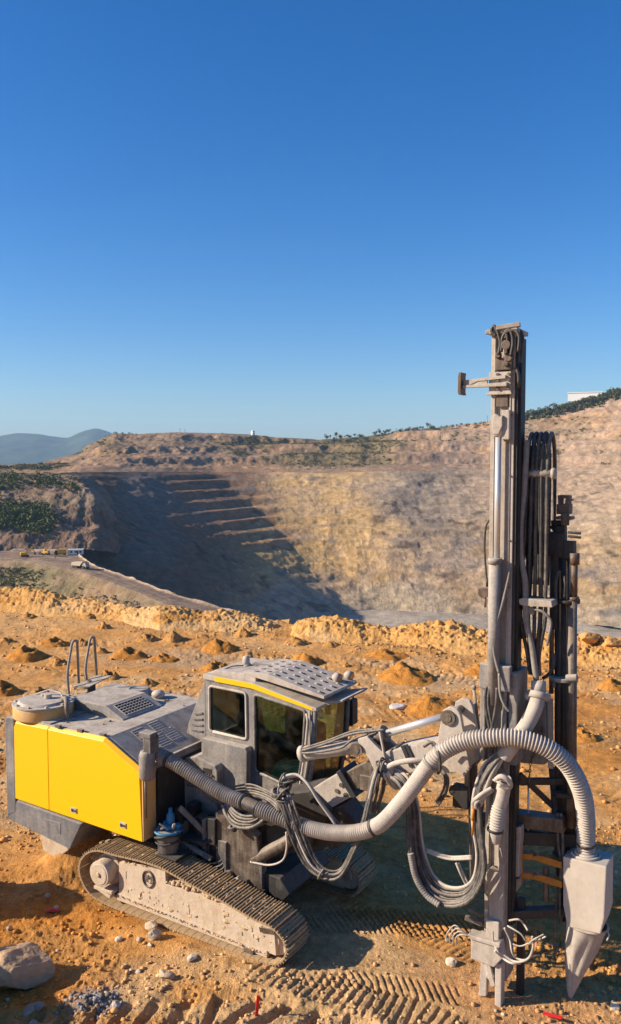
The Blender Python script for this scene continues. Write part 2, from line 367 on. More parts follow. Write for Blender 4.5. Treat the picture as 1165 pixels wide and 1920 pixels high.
def band(x, y, pts, half, pitch, amp, skew=0.0, keep=0.25):
    """the print a crawler or tyre leaves along a line: bars across the way of travel, pressed down"""
    best = np.full(x.shape, 9.0); along = np.zeros(x.shape); acc = 0
    for (x0, y0), (x1, y1) in zip(pts[:-1], pts[1:]):
        L = math.hypot(x1-x0, y1-y0); tx, ty = (x1-x0)/L, (y1-y0)/L
        s = (x-x0)*tx+(y-y0)*ty; d = -(x-x0)*ty+(y-y0)*tx; sc = np.clip(s, 0, L); dd = np.hypot(d, s-sc)
        m = dd < best; best = np.where(m, dd, best); along = np.where(m, acc+sc+skew*d, along); acc += L
    w = 1 - sstep(half*0.8, half*1.08, best)
    tr = 2*np.abs((along/pitch+0.5*vnoise(x*1.6, y*1.6, seed=33)) % 1 - 0.5)
    k = keep + 1.9*(vnoise(x*0.9, y*0.9, seed=31)-0.32) + 0.6*(vnoise(x*3.1, y*3.1, seed=32)-0.5)
    return w*np.clip(k, 0.0, 1.1)*(amp*(sstep(0.15, 0.6, tr)-0.75)) + (sstep(half*0.9, half*1.1, best)-sstep(half*1.15, half*1.7, best))*amp*0.5
def gz(px, py): q = at_z(px, py, 0); return (q[0], q[1])
BANDS = [([gz(640, 1700), gz(760, 1735), gz(900, 1790)], 0.24, 0.095, 0.022, -0.3), ([gz(560, 1838), gz(700, 1842), gz(860, 1868)], 0.2, 0.09, 0.02, 0.4), ([gz(540, 1722), gz(700, 1728), gz(960, 1745)], 0.34, 0.085, 0.03, 0.45, 0.5),
         ([gz(480, 1815), gz(620, 1855), gz(780, 1905), gz(960, 1985)], 0.34, 0.12, 0.027, 0.0, 0.25),
         ([gz(-60, 1960), gz(220, 1925), gz(420, 1910), gz(640, 1950)], 0.46, 0.36, 0.075, -0.5, 0.95),
         ([gz(140, 1790), gz(330, 1850), gz(520, 1890)], 0.22, 0.15, 0.018, 0.2),
         ([gz(1000, 1760), gz(1200, 1820)], 0.3, 0.16, 0.03, 0.1),
         ([gz(640, 1350), gz(800, 1345), gz(1000, 1420), gz(1250, 1520)], 0.45, 0.2, 0.028, 0.2),
         ([gz(620, 1440), gz(760, 1420), gz(900, 1480), gz(1100, 1640)], 0.45, 0.19, 0.035, 0.0),
         ([gz(-100, 1262), gz(120, 1250), gz(360, 1225), gz(640, 1235), gz(1200, 1330)], 0.5, 0.26, 0.022, 0.3),
         ([gz(-100, 1310), gz(140, 1290), gz(380, 1310)], 0.5, 0.24, 0.03, -0.2),
         ([gz(-50, 1210), gz(300, 1203), gz(700, 1262), gz(1200, 1262)], 0.5, 0.3, 0.022, 0.2)]
def bank(x, y):
    # a spoil bank that stands just outside the left edge and shades the corner
    d = sstep(-4.1, -5.4, x) * sstep(8.2, 9.0, y) * (1-sstep(10.35, 10.9, y))
    e = sstep(-4.7, -5.9, x) * sstep(11.2, 11.7, y) * (1-sstep(12.3, 12.9, y))
    return 1.02*d + 1.0*e
def ground_h(x, y, fine=True):
    d = np.hypot(x, y)
    h = 0.10*fbm(x*0.22, y*0.22, oct=3, seed=3) + 0.09*fbm(x*0.8, y*0.8, oct=3, seed=5)*sstep(8, 16, d)
    flat = np.ones_like(x)
    # keep it level under the tracks and the foot of the mast
    du = (x-RIG[0])*FU[0]+(y-RIG[1])*FU[1]; dv = (x-RIG[0])*LV[0]+(y-RIG[1])*LV[1]
    m = (1-sstep(1.9, 2.6, np.abs(du)))*(1-sstep(1.3, 1.9, np.abs(dv))); h *= 1-0.97*m
    m2 = 1-sstep(0.4, 1.2, np.hypot(du-4.1, dv+0.1)); h *= 1-m2
    rough = 0.5+0.8*sstep(0.35, 0.7, vnoise(x*0.5, y*0.5, seed=8))
    if fine:
        r = 0.042*fbm(x*2.2, y*2.2, oct=4, gain=0.55, seed=11) + 0.013*(ridged(x*6, y*6, oct=3, seed=17)-0.6)
        r = r + (0.016*(ridged(x*13, y*13, oct=2, seed=35)-0.6)+0.007*(ridged(x*29, y*29, oct=2, seed=36)-0.6))*(1-sstep(16, 24, d))
        c = vnoise(x*9, y*9, seed=23); r = r + 0.020*sstep(0.70, 0.98, c)*rough
        c = vnoise(x*21, y*21, seed=24); r = r + 0.010*sstep(0.68, 0.95, c)
        far = sstep(14, 20, d)
        r = r + far*0.10*np.maximum(0, fbm(x*0.9, y*1.6, oct=4, gain=0.6, seed=29)-0.1)
        h = h + r*rough*(1-0.45*m)
        for bd in BANDS: h = h + band(x, y, *bd)
        # loose ridge along the outside of the near track
        e = np.exp(-((dv+1.55)/0.16)**2)*(1-sstep(1.8, 2.3, np.abs(du))); h = h + e*0.05*(0.6+0.8*vnoise(x*5, y*5, seed=41))
        # spoil pushed up behind the near track
        e = np.exp(-(((du+2.75)/0.42)**2+((dv+0.45)/0.5)**2)); h = h + e*0.72*(0.85+0.4*vnoise(x*6, y*6, seed=43))
    h = h + bank(x, y)*(0.8+0.5*vnoise(x*1.5, y*1.5, seed=44))
    # past the safety berm the bench breaks away into the pit
    edge = np.interp(x, EX, EY)+2.6
    h = h - 0.75*np.maximum(0, y-edge)*sstep(0, 3, y-edge)
    return np.maximum(h, -112.0)
def soil_col(x, y, h):
    base = np.broadcast_to(np.array([0.59, 0.295, 0.092]), x.shape+(3,)).copy()
    pale = sstep(0.42, 0.68, vnoise(x*0.33, y*0.45, seed=51)*0.6+vnoise(x*1.4, y*1.6, seed=52)*0.4)
    base = cmix(base, (0.64, 0.405, 0.195), pale*0.95)
    ora = sstep(0.55, 0.8, vnoise(x*0.28+9, y*0.5, seed=53)*0.65+vnoise(x*1.1, y*1.7, seed=54)*0.35)
    base = cmix(base, (0.55, 0.225, 0.04), ora*0.8)
    far = sstep(20, 32, y)*(0.6+0.4*vnoise(x*0.2, y*0.2, seed=55)); base = cmix(base, (0.66, 0.345, 0.115), far*0.7)
    # drill dust round the foot of the mast and in front of it, tinted redder to warm the shade there
    du = (x-RIG[0])*FU[0]+(y-RIG[1])*FU[1]; dv = (x-RIG[0])*LV[0]+(y-RIG[1])*LV[1]
    dd = np.hypot((du-4.3)/1.5, (dv+0.35)/0.8); base = cmix(base, (0.56, 0.305, 0.135), (1-sstep(0.4, 1.25, dd+0.5*(vnoise(x*3, y*3, seed=56)-0.5)))*0.85)
    blu = np.hypot(x-at_z(175, 1872)[0], (y-at_z(175, 1872)[1])*1.3); base = cmix(base, (0.30, 0.27, 0.26), (1-sstep(0.12, 0.42, blu+0.3*(vnoise(x*8, y*8, seed=57)-0.5)))*0.8)
    g = vnoise(x*4.5, y*4.5, seed=58); base = base*(0.86+0.28*g[..., None])
    wet = sstep(0.70, 0.9, vnoise(x*0.22+3, y*0.9, seed=59))*sstep(16, 24, y); base = cmix(base, (0.46, 0.30, 0.17), wet*0.6)
    return base
ys = [6.0]
while ys[-1] < 46: ys.append(ys[-1] + max(0.016, ys[-1]**2/(CAM_H*FOC*0.58)*1.05))
ys = np.r_[np.linspace(-60, 5.0, 20), ys, np.linspace(47, 200, 50)]
sx = np.r_[np.linspace(-3.0, -0.50, 40)[:-1], np.linspace(-0.50, -0.40, 40)[:-1], np.linspace(-0.40, 0.40, 760), np.linspace(0.40, 0.50, 40)[1:], np.linspace(0.50, 3.0, 40)[1:]]
GY, SX = np.meshgrid(ys, sx, indexing='ij'); GX = SX*np.maximum(GY, 6.0)
GH = ground_h(GX, GY)
tag(grid_obj('quarry_bench', GX, GY, GH, soil_col(GX, GY, GH), M['ground']), kind='structure')
def gh(x, y): return float(ground_h(np.array([[x]], float), np.array([[y]], float))[0, 0])

# the low ground that carries everything out to the horizon, under the pit
xx = np.linspace(-9000, 9000, 60); yy = np.linspace(-2500, 9000, 60); YY, XX = np.meshgrid(yy, xx, indexing='ij')
pl = np.broadcast_to(np.array([0.13, 0.12, 0.07]), XX.shape+(3,)).copy()
tag(grid_obj('ground', XX, YY, np.full(XX.shape, -113.0), pl, M['forest']), kind='structure')

# safety berm along the edge of the bench
cc = np.array([at_y(a, b, y+2.0) for a, b, y in zip(cpx, cy_, bY)])
T = np.linspace(0, 1, 90)[:, None]
prof = np.where(T < 0.62, sstep(-0.12, 0.64, T)**0.9, 1-sstep(0.60, 1.05, T)*3.2); prof0 = prof[0, 0]
prof = (prof-prof0)/(prof.max()-prof0)
k = np.where(T < 0.62, T/0.62, 1.0)
BX = bX*(1-k)+cc[:, 0]*k + np.where(T > 0.62, (T-0.62)*cc[:, 0]*0.12, 0); BY = bY*(1-k)+cc[:, 1]*k+np.where(T > 0.62, (T-0.62)*9, 0)
BZ = -0.15+(cc[:, 2]+0.15)*prof
amp = np.clip(prof*1.6, 0.05, 1)
chunk = ridged(BX*0.9, BY*0.9, BZ*1.4, oct=4, gain=0.6, seed=63)-0.62
rgt = sstep(690, 820, cpx)[None, :]
blk = sstep(0.62, 0.85, vnoise(BX*3.3, BY*3.3, BZ*3.3, seed=64))
BZ = BZ+amp*((0.075+0.03*rgt)*chunk+(0.02+0.03*rgt)*blk+0.08*fbm(BX*4, BY*4, BZ*4, oct=4, gain=0.6, seed=65)*2+0.05*(ridged(BX*7, BY*7, BZ*7, oct=2, seed=68)-0.6))
BY = BY-amp*((0.14+0.05*rgt)*chunk+0.04*blk)
lump = sstep(0.55, 0.85, vnoise(BX*7.5, BY*7.5, BZ*7.5, seed=69)); BZ = BZ+amp*lump*(0.015+0.045*rgt); BY = BY-amp*lump*(0.015+0.035*rgt)
bc = np.broadcast_to(np.array([0.64, 0.345, 0.112]), BX.shape+(3,)).copy()
bc = cmix(bc, (0.66, 0.42, 0.195), sstep(0.45, 0.75, vnoise(BX*0.4, BY*0.7, BZ*0.9, seed=66))*0.8*(1-0.4*rgt+0*BX)); bc = cmix(bc, (0.50, 0.225, 0.05), sstep(0.66, 0.85, vnoise(BX*1.6, BY*1.6, BZ*2.6, seed=67))*0.7)
tag(grid_obj('earth_berm', BX, BY, BZ, bc, M['berm']), kind='structure')

# ------------------------------------------------------------------ the pit
def loft(rows, ncol, nsub, ease=None):
    """rows: polylines of world points, all with the same number of stations"""
    st = np.linspace(0, 1, ncol); out = []
    R = []
    for r in rows:
        r = np.array(r, float); t = np.linspace(0, 1, len(r))
        R.append(np.stack([np.interp(st, t, r[:, k]) for k in range(3)], -1))
    for a, b, n in zip(R[:-1], R[1:], nsub):
        for i in range(n): out.append(a+(b-a)*(i/n))
    out.append(R[-1]); return np.stack(out)
def smooth_cols(P, w):
    k = np.hanning(w*2+3)[1:-1]; k /= k.sum(); pad = len(k)//2
    Q = np.pad(P, ((0, 0), (pad, pad), (0, 0)), mode='edge')
    return np.stack([np.stack([np.convolve(Q[i, :, c], k, 'valid') for c in range(3)], -1) for i in range(len(P))])
def normals(P):
    a = np.gradient(P, axis=0); b = np.gradient(P, axis=1); n = np.cross(b, a); n /= np.maximum(1e-6, np.linalg.norm(n, axis=-1, keepdims=True))
    return np.where(n[..., 2:3] < 0, -n, n)
def terrace(P, H, w, off=0.0, face=0.45):
    """cut the slope into benches: height goes up in steps, the plan position does not"""
    z = P[..., 2]+off; q = z/H; k = np.floor(q); f = q-k
    zz = (k+sstep(0.5-face/2, 0.5+face/2, f))*H-off
    P = P.copy(); P[..., 2] = z-off+(zz-(z-off))*w; return P
# rim and toe of the pit in plan
rim = [(-128, 470, -47), (-150, 512, -46), (-176, 556, -6), (-172, 590, -3), (-128, 684, -4), (-84, 742, -5), (-42, 752, -5), (14, 742, -6), (70, 728, -4), (140, 742, -3), (215, 735, -2), (262, 690, -1), (330, 640, 0), (420, 560, 0)]
toe = [(-52, 440, -106), (-40, 470, -106), (-28, 505, -106), (-18, 530, -106), (6, 590, -106), (30, 618, -106), (48, 622, -106), (62, 618, -106), (80, 610, -106), (118, 602, -106), (165, 580, -106), (205, 550, -105), (250, 500, -104), (300, 420, -104)]
toe = [(x*0.945, y*0.945, -99.0) for x, y, z in toe]
mid = [tuple(np.array(a)*0.5+np.array(b)*0.5+np.array((0, 0, 3.0))) for a, b in zip(rim, toe)]
P = smooth_cols(loft([rim, mid, toe], 760, [110, 110]), 16)
N = normals(P); X, Y, ZZ = P[..., 0], P[..., 1], P[..., 2]
big = fbm(X*0.022, Y*0.022, ZZ*0.03, oct=4, seed=71); rg = ridged(X*0.045, Y*0.045, ZZ*0.03, oct=4, gain=0.55, seed=73)-0.6
edge = sstep(0, 18, np.arange(P.shape[0]))[:, None]*np.ones_like(X)
P = P+N*((3.8*big+(2.6+3.2*sstep(-60, -110, X))*rg)*edge*(1-0.75*np.exp(-((X+70)/60)**4)*sstep(560, 640, Y)))[..., None]
st = np.exp(-((X+84-np.clip(-ZZ-8, 0, 60)*1.05)/31)**4)*sstep(560, 640, Y)*sstep(-64, -54, ZZ)*(0.35+0.65*sstep(0.3, 0.45, vnoise(X*0.05, ZZ*0.12, seed=70)))
wb = np.clip(0.10+0.14*sstep(-20, 40, X)+0.85*st+0.7*(vnoise(X*0.02, Y*0.02, ZZ*0.05, seed=75)-0.5), 0, 1)*edge
P = terrace(P, 7.2, wb, 4+0.9*fbm(X*0.01, Y*0.01, oct=2, seed=76), 0.5)
fine = fbm(X*0.13, Y*0.13, ZZ*0.2, oct=5, gain=0.62, seed=77); fr = ridged(X*0.16, Y*0.16, ZZ*0.06, oct=4, gain=0.6, seed=78)-0.6
P = P+N*((0.8*fine+0.7*fr+0.55*(ridged(X*0.33, Y*0.33, ZZ*0.07, oct=3, gain=0.65, seed=79)-0.6))*(0.3+0.7*edge)*(1-0.55*st))[..., None]
X, Y, ZZ = P[..., 0], P[..., 1], P[..., 2]
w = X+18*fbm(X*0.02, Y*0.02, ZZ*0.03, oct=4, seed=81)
c = np.broadcast_to(np.array([0.44, 0.305, 0.18]), X.shape+(3,)).copy()
c = cmix(c, (0.48, 0.31, 0.13), sstep(0.42, 0.72, vnoise(X*0.02, Y*0.02, ZZ*0.045, seed=82)*0.6+vnoise(X*0.07, Y*0.07, ZZ*0.16, seed=83)*0.4))
c = cmix(c, (0.40, 0.295, 0.21), sstep(0.5, 0.75, vnoise(X*0.03, Y*0.03, ZZ*0.06, seed=84))*0.8)
c = cmix(c, (0.34, 0.265, 0.19), sstep(45, 95, w)*sstep(-62, -25, ZZ+20*fbm(X*0.03, Y*0.03, oct=3, seed=85))*0.9)
c = cmix(c, (0.43, 0.315, 0.205), sstep(110, 190, w)*0.6)
oc = np.exp(-((w+5)/62)**4)*sstep(-92, -70, ZZ)*(1-sstep(-22, -8, ZZ)); c = cmix(c, (0.50, 0.315, 0.12), oc*(0.35+0.65*sstep(0.35, 0.6, vnoise(X*0.05, Y*0.05, ZZ*0.09, seed=93)))*0.85)
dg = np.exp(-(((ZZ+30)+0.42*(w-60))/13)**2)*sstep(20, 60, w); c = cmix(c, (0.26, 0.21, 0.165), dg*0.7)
c = cmix(c, (0.44, 0.305, 0.20), sstep(105, 150, w)*sstep(-45, -15, ZZ)*0.7); c = cmix(c, (0.40, 0.25, 0.10), sstep(90, 140, w)*(1-sstep(-62, -45, ZZ))*sstep(0.4, 0.65, vnoise(X*0.04, Y*0.04, ZZ*0.07, seed=94))*0.7)
c = cmix(c, (0.38, 0.31, 0.22), sstep(-78, -98, ZZ+14*fbm(X*0.05, Y*0.05, oct=3, seed=86))*0.8)
c = cmix(c, (0.165, 0.088, 0.052), sstep(-20, -75, w)*0.92)  # left wall browner, with its shade deepened in the rock colour
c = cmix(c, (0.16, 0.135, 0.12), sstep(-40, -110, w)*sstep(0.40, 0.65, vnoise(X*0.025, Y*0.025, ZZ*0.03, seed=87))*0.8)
c = cmix(c, (0.33, 0.175, 0.085), st*sstep(0.3, 0.55, vnoise(X*0.05, Y*0.05, ZZ*0.3, seed=88))*0.8)
cr = ridged(X*0.05, Y*0.05, ZZ*0.06, oct=3, seed=89); c = c*(1-0.6*sstep(0.80, 0.95, cr)*sstep(0.45, 0.65, vnoise(X*0.03+4, Y*0.03, ZZ*0.05, seed=98)))[..., None]
dk = sstep(0.72, 0.9, vnoise(X*0.06, Y*0.06, ZZ*0.11, seed=90)); c = cmix(c, (0.17, 0.15, 0.14), dk*0.7); ln = np.abs(((ZZ+2.5*fbm(X*0.012, Y*0.012, oct=2, seed=92)) / 11.0) % 1-0.5); c = c*(1-0.10*(1-sstep(0.0, 0.07, ln))*sstep(-10, 30, w))[..., None]
c = c*(0.78+0.44*vnoise(X*0.25, Y*0.25, ZZ*0.5, seed=91))[..., None]
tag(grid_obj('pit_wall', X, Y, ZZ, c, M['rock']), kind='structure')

# floor of the pit
fx = np.linspace(-130, 340, 240); fy = np.linspace(150, 680, 240); FYY, FXX = np.meshgrid(fy, fx, indexing='ij')
fz = -98.5+1.6*fbm(FXX*0.03, FYY*0.03, oct=5, gain=0.6, seed=95)
fc = np.broadcast_to(np.array([0.42, 0.35, 0.27]), FXX.shape+(3,))*(0.8+0.4*vnoise(FXX*0.06, FYY*0.06, seed=96))[..., None]
tag(grid_obj('pit_floor', FXX, FYY, fz, fc, M['rock']), kind='structure')

# the hill behind the pit: shelf at the rim, old benches, skyline
HPX = np.array([-330, 60, 110, 150, 185, 215, 250, 330, 405, 470, 515, 600, 690, 800, 900, 975, 1060, 1165, 1300, 1700.])
HCY = np.array([885, 872, 860, 846, 824, 813, 815, 811, 812, 815, 821, 824, 818, 803, 793, 781, 762, 733, 715, 700.])
HD = np.array([720, 760, 800, 830, 850, 860, 870, 880, 890, 890, 890, 890, 890, 880, 870, 860, 850, 840, 820, 800.])
hpx = np.linspace(-330, 1700, 900); hcy = np.interp(hpx, HPX, HCY); hd = np.interp(hpx, HPX, HD)
crest = np.array([at_y(a, b, d) for a, b, d in zip(hpx, hcy, hd)])
rimY = np.interp(hpx, [-330, 100, 150, 290, 400, 480, 620, 740, 900, 1050, 1165, 1400, 1700], [660, 650, 640, 690, 740, 752, 742, 728, 740, 735, 690, 640, 560])
rimZ = np.interp(hpx, [-330, 400, 620, 900, 1165, 1700], [-4, -5, -6, -3, -1, 0])
rimY = rimY-9; shelf0 = np.stack([(hpx-CX)/FOC*rimY*1.0, rimY, rimZ-9], -1)
shelf1 = shelf0*1.0; shelf1[:, 1] += 38; shelf1[:, 0] *= (rimY+38)/rimY; shelf1[:, 2] += 10
back = crest.copy(); back[:, 1] += 160; back[:, 0] *= 1.18; back[:, 2] -= np.clip(back[:, 2]+10, 0, 40)*0.6
P = loft([shelf0, shelf1, crest, back], 900, [12, 120, 30])
N = normals(P); X, Y, ZZ = P[..., 0].copy(), P[..., 1].copy(), P[..., 2].copy()
ri = np.arange(P.shape[0])[:, None]*np.ones_like(X); face = sstep(6, 30, ri)*(1-sstep(122, 135, ri)*0.6)*(1-0.75*np.exp(-((ri-132)/7)**2))
P = P+N*((3.5*fbm(X*0.02, Y*0.02, ZZ*0.04, oct=4, seed=101)+3.0*(ridged(X*0.05, Y*0.05, ZZ*0.04, oct=4, seed=102)-0.6))*face)[..., None]
P = P+N*(5.0*(ridged(X*0.045, Y*0.045, ZZ*0.015, oct=4, gain=0.55, seed=115)-0.6)*face*np.exp(-((X/Y*FOC+CX-300)/130)**4))[..., None]
P = terrace(P, 11.0, (0.25+0.55*sstep(0.35, 0.65, vnoise(X*0.012, Y*0.012, seed=103)))*face, 3*fbm(X*0.01, Y*0.01, oct=2, seed=104), 0.4)
P = P+N*((1.3*fbm(X*0.14, Y*0.14, ZZ*0.2, oct=5, gain=0.62, seed=105)+1.6*(ridged(X*0.13, Y*0.13, ZZ*0.08, oct=4, seed=106)-0.6))*(0.25+0.75*face))[..., None]
X, Y, ZZ = P[..., 0], P[..., 1], P[..., 2]
c = np.broadcast_to(np.array([0.31, 0.205, 0.13]), X.shape+(3,)).copy()
c = cmix(c, (0.37, 0.225, 0.125), sstep(0.45, 0.7, vnoise(X*0.02, Y*0.02, ZZ*0.06, seed=107)))
rr = sstep(60, 170, X+25*fbm(X*0.015, Y*0.015, ZZ*0.03, oct=3, seed=108))
c = cmix(c, (0.41, 0.285, 0.195), rr*0.9); c = cmix(c, (0.46, 0.28, 0.15), rr*sstep(0.5, 0.75, vnoise(X*0.03, Y*0.03, ZZ*0.07, seed=109))*0.7)
sc = sstep(0.47, 0.62, vnoise(X*0.018, Y*0.03, ZZ*0.05, seed=110)*0.65+vnoise(X*0.09, Y*0.09, ZZ*0.15, seed=111)*0.35)*(1-0.55*rr)*face
hx = X/Y*FOC+CX; pat = np.exp(-((hx-610)/125)**4)*np.exp(-((ri-58)/34)**4)*sstep(0.32, 0.5, vnoise(X*0.02, Y*0.02, ZZ*0.05, seed=114)); sc = np.clip(np.maximum(sc*(1-np.exp(-((hx-300)/110)**4)*0.8), pat), 0, 1)
SCRUBMASK = sc
c = cmix(c, (0.15, 0.125, 0.06), sc*0.8)
c = cmix(c, (0.10, 0.105, 0.05), sstep(118, 130, ri)*sstep(0.35, 0.6, vnoise(X*0.03, Y*0.03, seed=112))*0.9)
c = c*(0.78+0.44*vnoise(X*0.25, Y*0.25, ZZ*0.5, seed=113))[..., None]
tag(grid_obj('upper_hill', X, Y, ZZ, c, M['rock']), kind='structure')
HILL = P

# left shoulder: scrub hill above the working terrace
LPX = np.array([-700, -300, -60, 0, 60, 100, 140, 175, 205, 238, 268.])
top = [at_y(a, b, d) for a, b, d in zip(LPX, [880, 884, 887, 888, 889, 890, 892, 930, 990, 1004, 1024], [600, 585, 575, 570, 565, 562, 560, 530, 510, 535, 590])]
brk = [at_y(a, b, d) for a, b, d in zip(LPX, [905, 915, 922, 925, 928, 930, 935, 965, 1010, 1020, 1034], [560, 548, 540, 538, 535, 532, 528, 512, 500, 530, 588])]
low = [at_y(a, b, d) for a, b, d in zip(LPX, [985, 990, 993, 995, 1000, 1003, 1006, 1010, 1022, 1030, 1042], [500, 497, 495, 494, 492, 490, 489, 489, 490, 526, 586])]
bot = [at_y(a, b, d) for a, b, d in zip(LPX, [1036, 1038, 1039, 1039, 1038, 1036, 1034, 1032, 1033, 1044, 1056], [470, 468, 467, 467, 470, 475, 480, 484, 488, 524, 584])]
bk = [np.array(p)+np.array([0, 130, -8]) for p in top]
P = smooth_cols(loft([bk, top, brk, low, bot], 420, [12, 36, 50, 34]), 8); N = normals(P); X, Y, ZZ = P[..., 0].copy(), P[..., 1].copy(), P[..., 2].copy()
P = P+N*(4*fbm(X*0.03, Y*0.03, ZZ*0.04, oct=4, seed=121)+5.5*(ridged(X*0.06, Y*0.06, ZZ*0.03, oct=4, seed=122)-0.62)+1.6*fbm(X*0.17, Y*0.17, ZZ*0.2, oct=4, gain=0.6, seed=123))[..., None]
X, Y, ZZ = P[..., 0], P[..., 1], P[..., 2]
c = np.broadcast_to(np.array([0.215, 0.148, 0.098]), X.shape+(3,)).copy()
c = cmix(c, (0.28, 0.21, 0.145), sstep(0.5, 0.75, vnoise(X*0.03, Y*0.03, ZZ*0.06, seed=124))*0.8); c = cmix(c, (0.20, 0.12, 0.08), sstep(-22, -34, ZZ)*0.6)
c = cmix(c, (0.10, 0.10, 0.05), sstep(0.5, 0.62, vnoise(X*0.025, Y*0.025, seed=125))*sstep(-30, -14, ZZ)*0.8)
c = c*(0.75+0.5*vnoise(X*0.2, Y*0.2, ZZ*0.4, seed=126))[..., None]
tag(grid_obj('scrub_hill', X, Y, ZZ, c, M['rock']), kind='structure')
LHILL = P

# working terrace, haul road and the slopes on both sides of it
RPX = np.array([-600, -250, -60, 0, 50, 100, 140, 168, 200, 250, 300, 350, 400, 440, 520, 640.])
rz = np.array([-45, -45, -45, -45, -45, -45, -45.3, -45.8, -46.6, -48, -49.4, -51, -52.6, -54, -57, -61.])
def zline(px, py, z): return at_z(px, py, z)
outer = [zline(a, b, z) for a, b, z in zip(RPX, [1031, 1031, 1031, 1031, 1031, 1031, 1033, 1057, 1070, 1086, 1106, 1122, 1136, 1147, 1174, 1216], rz+0.3)]
inner = [zline(a, b, z) for a, b, z in zip(RPX, [1049, 1049, 1049, 1050, 1053, 1061, 1069, 1077, 1088, 1107, 1127, 1147, 1165, 1180, 1210, 1260], rz)]
obot = [np.array(p)+np.array([s, d, -(99+p[2])]) for p, s, d in zip(outer, [0, 0, 0, 0, 0, 15, 40, 62, 70, 74, 74, 72, 70, 66, 60, 55], [60, 60, 60, 60, 60, 60, 50, 20, 12, 8, 6, 4, 2, 2, 0, 0])]
ibot = [np.array(p)+np.array([-10, -110, -62]) for p in inner]
m0 = [np.array(a)*0.93+np.array(b)*0.07 for a, b in zip(outer, inner)]; m1 = [np.array(a)*0.12+np.array(b)*0.88 for a, b in zip(outer, inner)]
P = smooth_cols(loft([obot, outer, m0, m1, inner, ibot], 520, [70, 5, 34, 5, 100]), 5)
N = normals(P); X, Y, ZZ = P[..., 0].copy(), P[..., 1].copy(), P[..., 2].copy(); ri = np.arange(P.shape[0])[:, None]*np.ones_like(X)
sl_ = 1-sstep(52, 72, ri)+sstep(110, 128, ri)
P = P+N*((3.4*fbm(X*0.04, Y*0.04, ZZ*0.05, oct=4, seed=131)+4.2*(ridged(X*0.07, Y*0.07, ZZ*0.04, oct=4, seed=132)-0.62)+1.5*fbm(X*0.25, Y*0.25, ZZ*0.3, oct=4, gain=0.6, seed=133))*np.clip(sl_, 0, 1)+0.25*fbm(X*0.2, Y*0.2, oct=3, seed=134))[..., None]
bermr = np.exp(-((ri-73)/2.2)**2)*0.8*(0.5+vnoise(X*0.2, Y*0.2, seed=135)); P[..., 2] += bermr
X, Y, ZZ = P[..., 0], P[..., 1], P[..., 2]
c = np.broadcast_to(np.array([0.26, 0.185, 0.11]), X.shape+(3,)).copy()
onr = sstep(70, 73, ri)*(1-sstep(112, 116, ri)); c = cmix(c, (0.37, 0.26, 0.165), onr)
rut = np.exp(-((ri-86)/4.5)**2)+np.exp(-((ri-100)/4)**2)*0.8+0.5*vnoise(X*0.02, ri*0.5, seed=140); c = cmix(c, (0.24, 0.165, 0.12), onr*np.clip(rut, 0, 1)*0.9)
dn = sstep(112, 120, ri); c = cmix(c, (0.32, 0.205, 0.115), dn*sstep(0.4, 0.7, vnoise(X*0.04, Y*0.04, ZZ*0.04, seed=136))*0.8)
gr = dn*sstep(0.45, 0.62, vnoise(X*0.03, Y*0.03, seed=137)*0.6+vnoise(X*0.12, Y*0.12, ZZ*0.1, seed=138)*0.4)*(0.6+0.4*sstep(-100, -150, X)); c = cmix(c, (0.17, 0.155, 0.07), gr*0.8)
c = cmix(c, (0.20, 0.12, 0.085), (1-sstep(60, 72, ri))*0.9); c = cmix(c, (0.42, 0.33, 0.25), np.exp(-((ri-73)/2.5)**2)*0.8)
c = c*(0.78+0.44*vnoise(X*0.3, Y*0.3, ZZ*0.4, seed=139))[..., None]
ROAD = P
tag(grid_obj('haul_road_terrace', X, Y, ZZ, c, M['rock']), kind='structure')

# far mountains
MPX = np.array([-900, -500, -200, -60, 0, 31, 67, 103, 129, 154, 178, 201, 240, 300, 420, 700, 1000, 1400, 1900.])
MCY = np.array([796, 802, 812, 818, 818, 812, 813, 819, 821, 809, 802, 808, 822, 834, 838, 836, 830, 822, 800.])
mpx = np.linspace(-900, 1900, 500); mcr = np.array([at_y(a, b, 7000) for a, b in zip(mpx, np.interp(mpx, MPX, MCY))])
mb0 = mcr.copy(); mb0[:, 1] = 5200; mb0[:, 0] *= 0.74; mb0[:, 2] = -112; mb2 = mcr.copy(); mb2[:, 1] += 1500; mb2[:, 0] *= 1.2; mb2[:, 2] = -112
P = smooth_cols(loft([mb0, mcr, mb2], 500, [70, 30]), 1); X, Y = P[..., 0].copy(), P[..., 1].copy(); ri = np.arange(P.shape[0])[:, None]*np.ones_like(X)
P[..., 2] += (100*(ridged(X*0.0011, Y*0.0016, oct=5, gain=0.5, seed=141)-0.62))*np.clip(1-np.exp(-((ri-70)/12)**2), 0, 1)*sstep(0, 20, ri)+5*fbm(X*0.01, Y*0.01, oct=4, seed=142)
c = np.broadcast_to(np.array([0.055, 0.075, 0.035]), X.shape+(3,))*(0.6+0.8*vnoise(X*0.008, Y*0.008, seed=143))[..., None]
tag(grid_obj('mountains', P[..., 0], P[..., 1], P[..., 2], c, M['forest']), kind='structure')

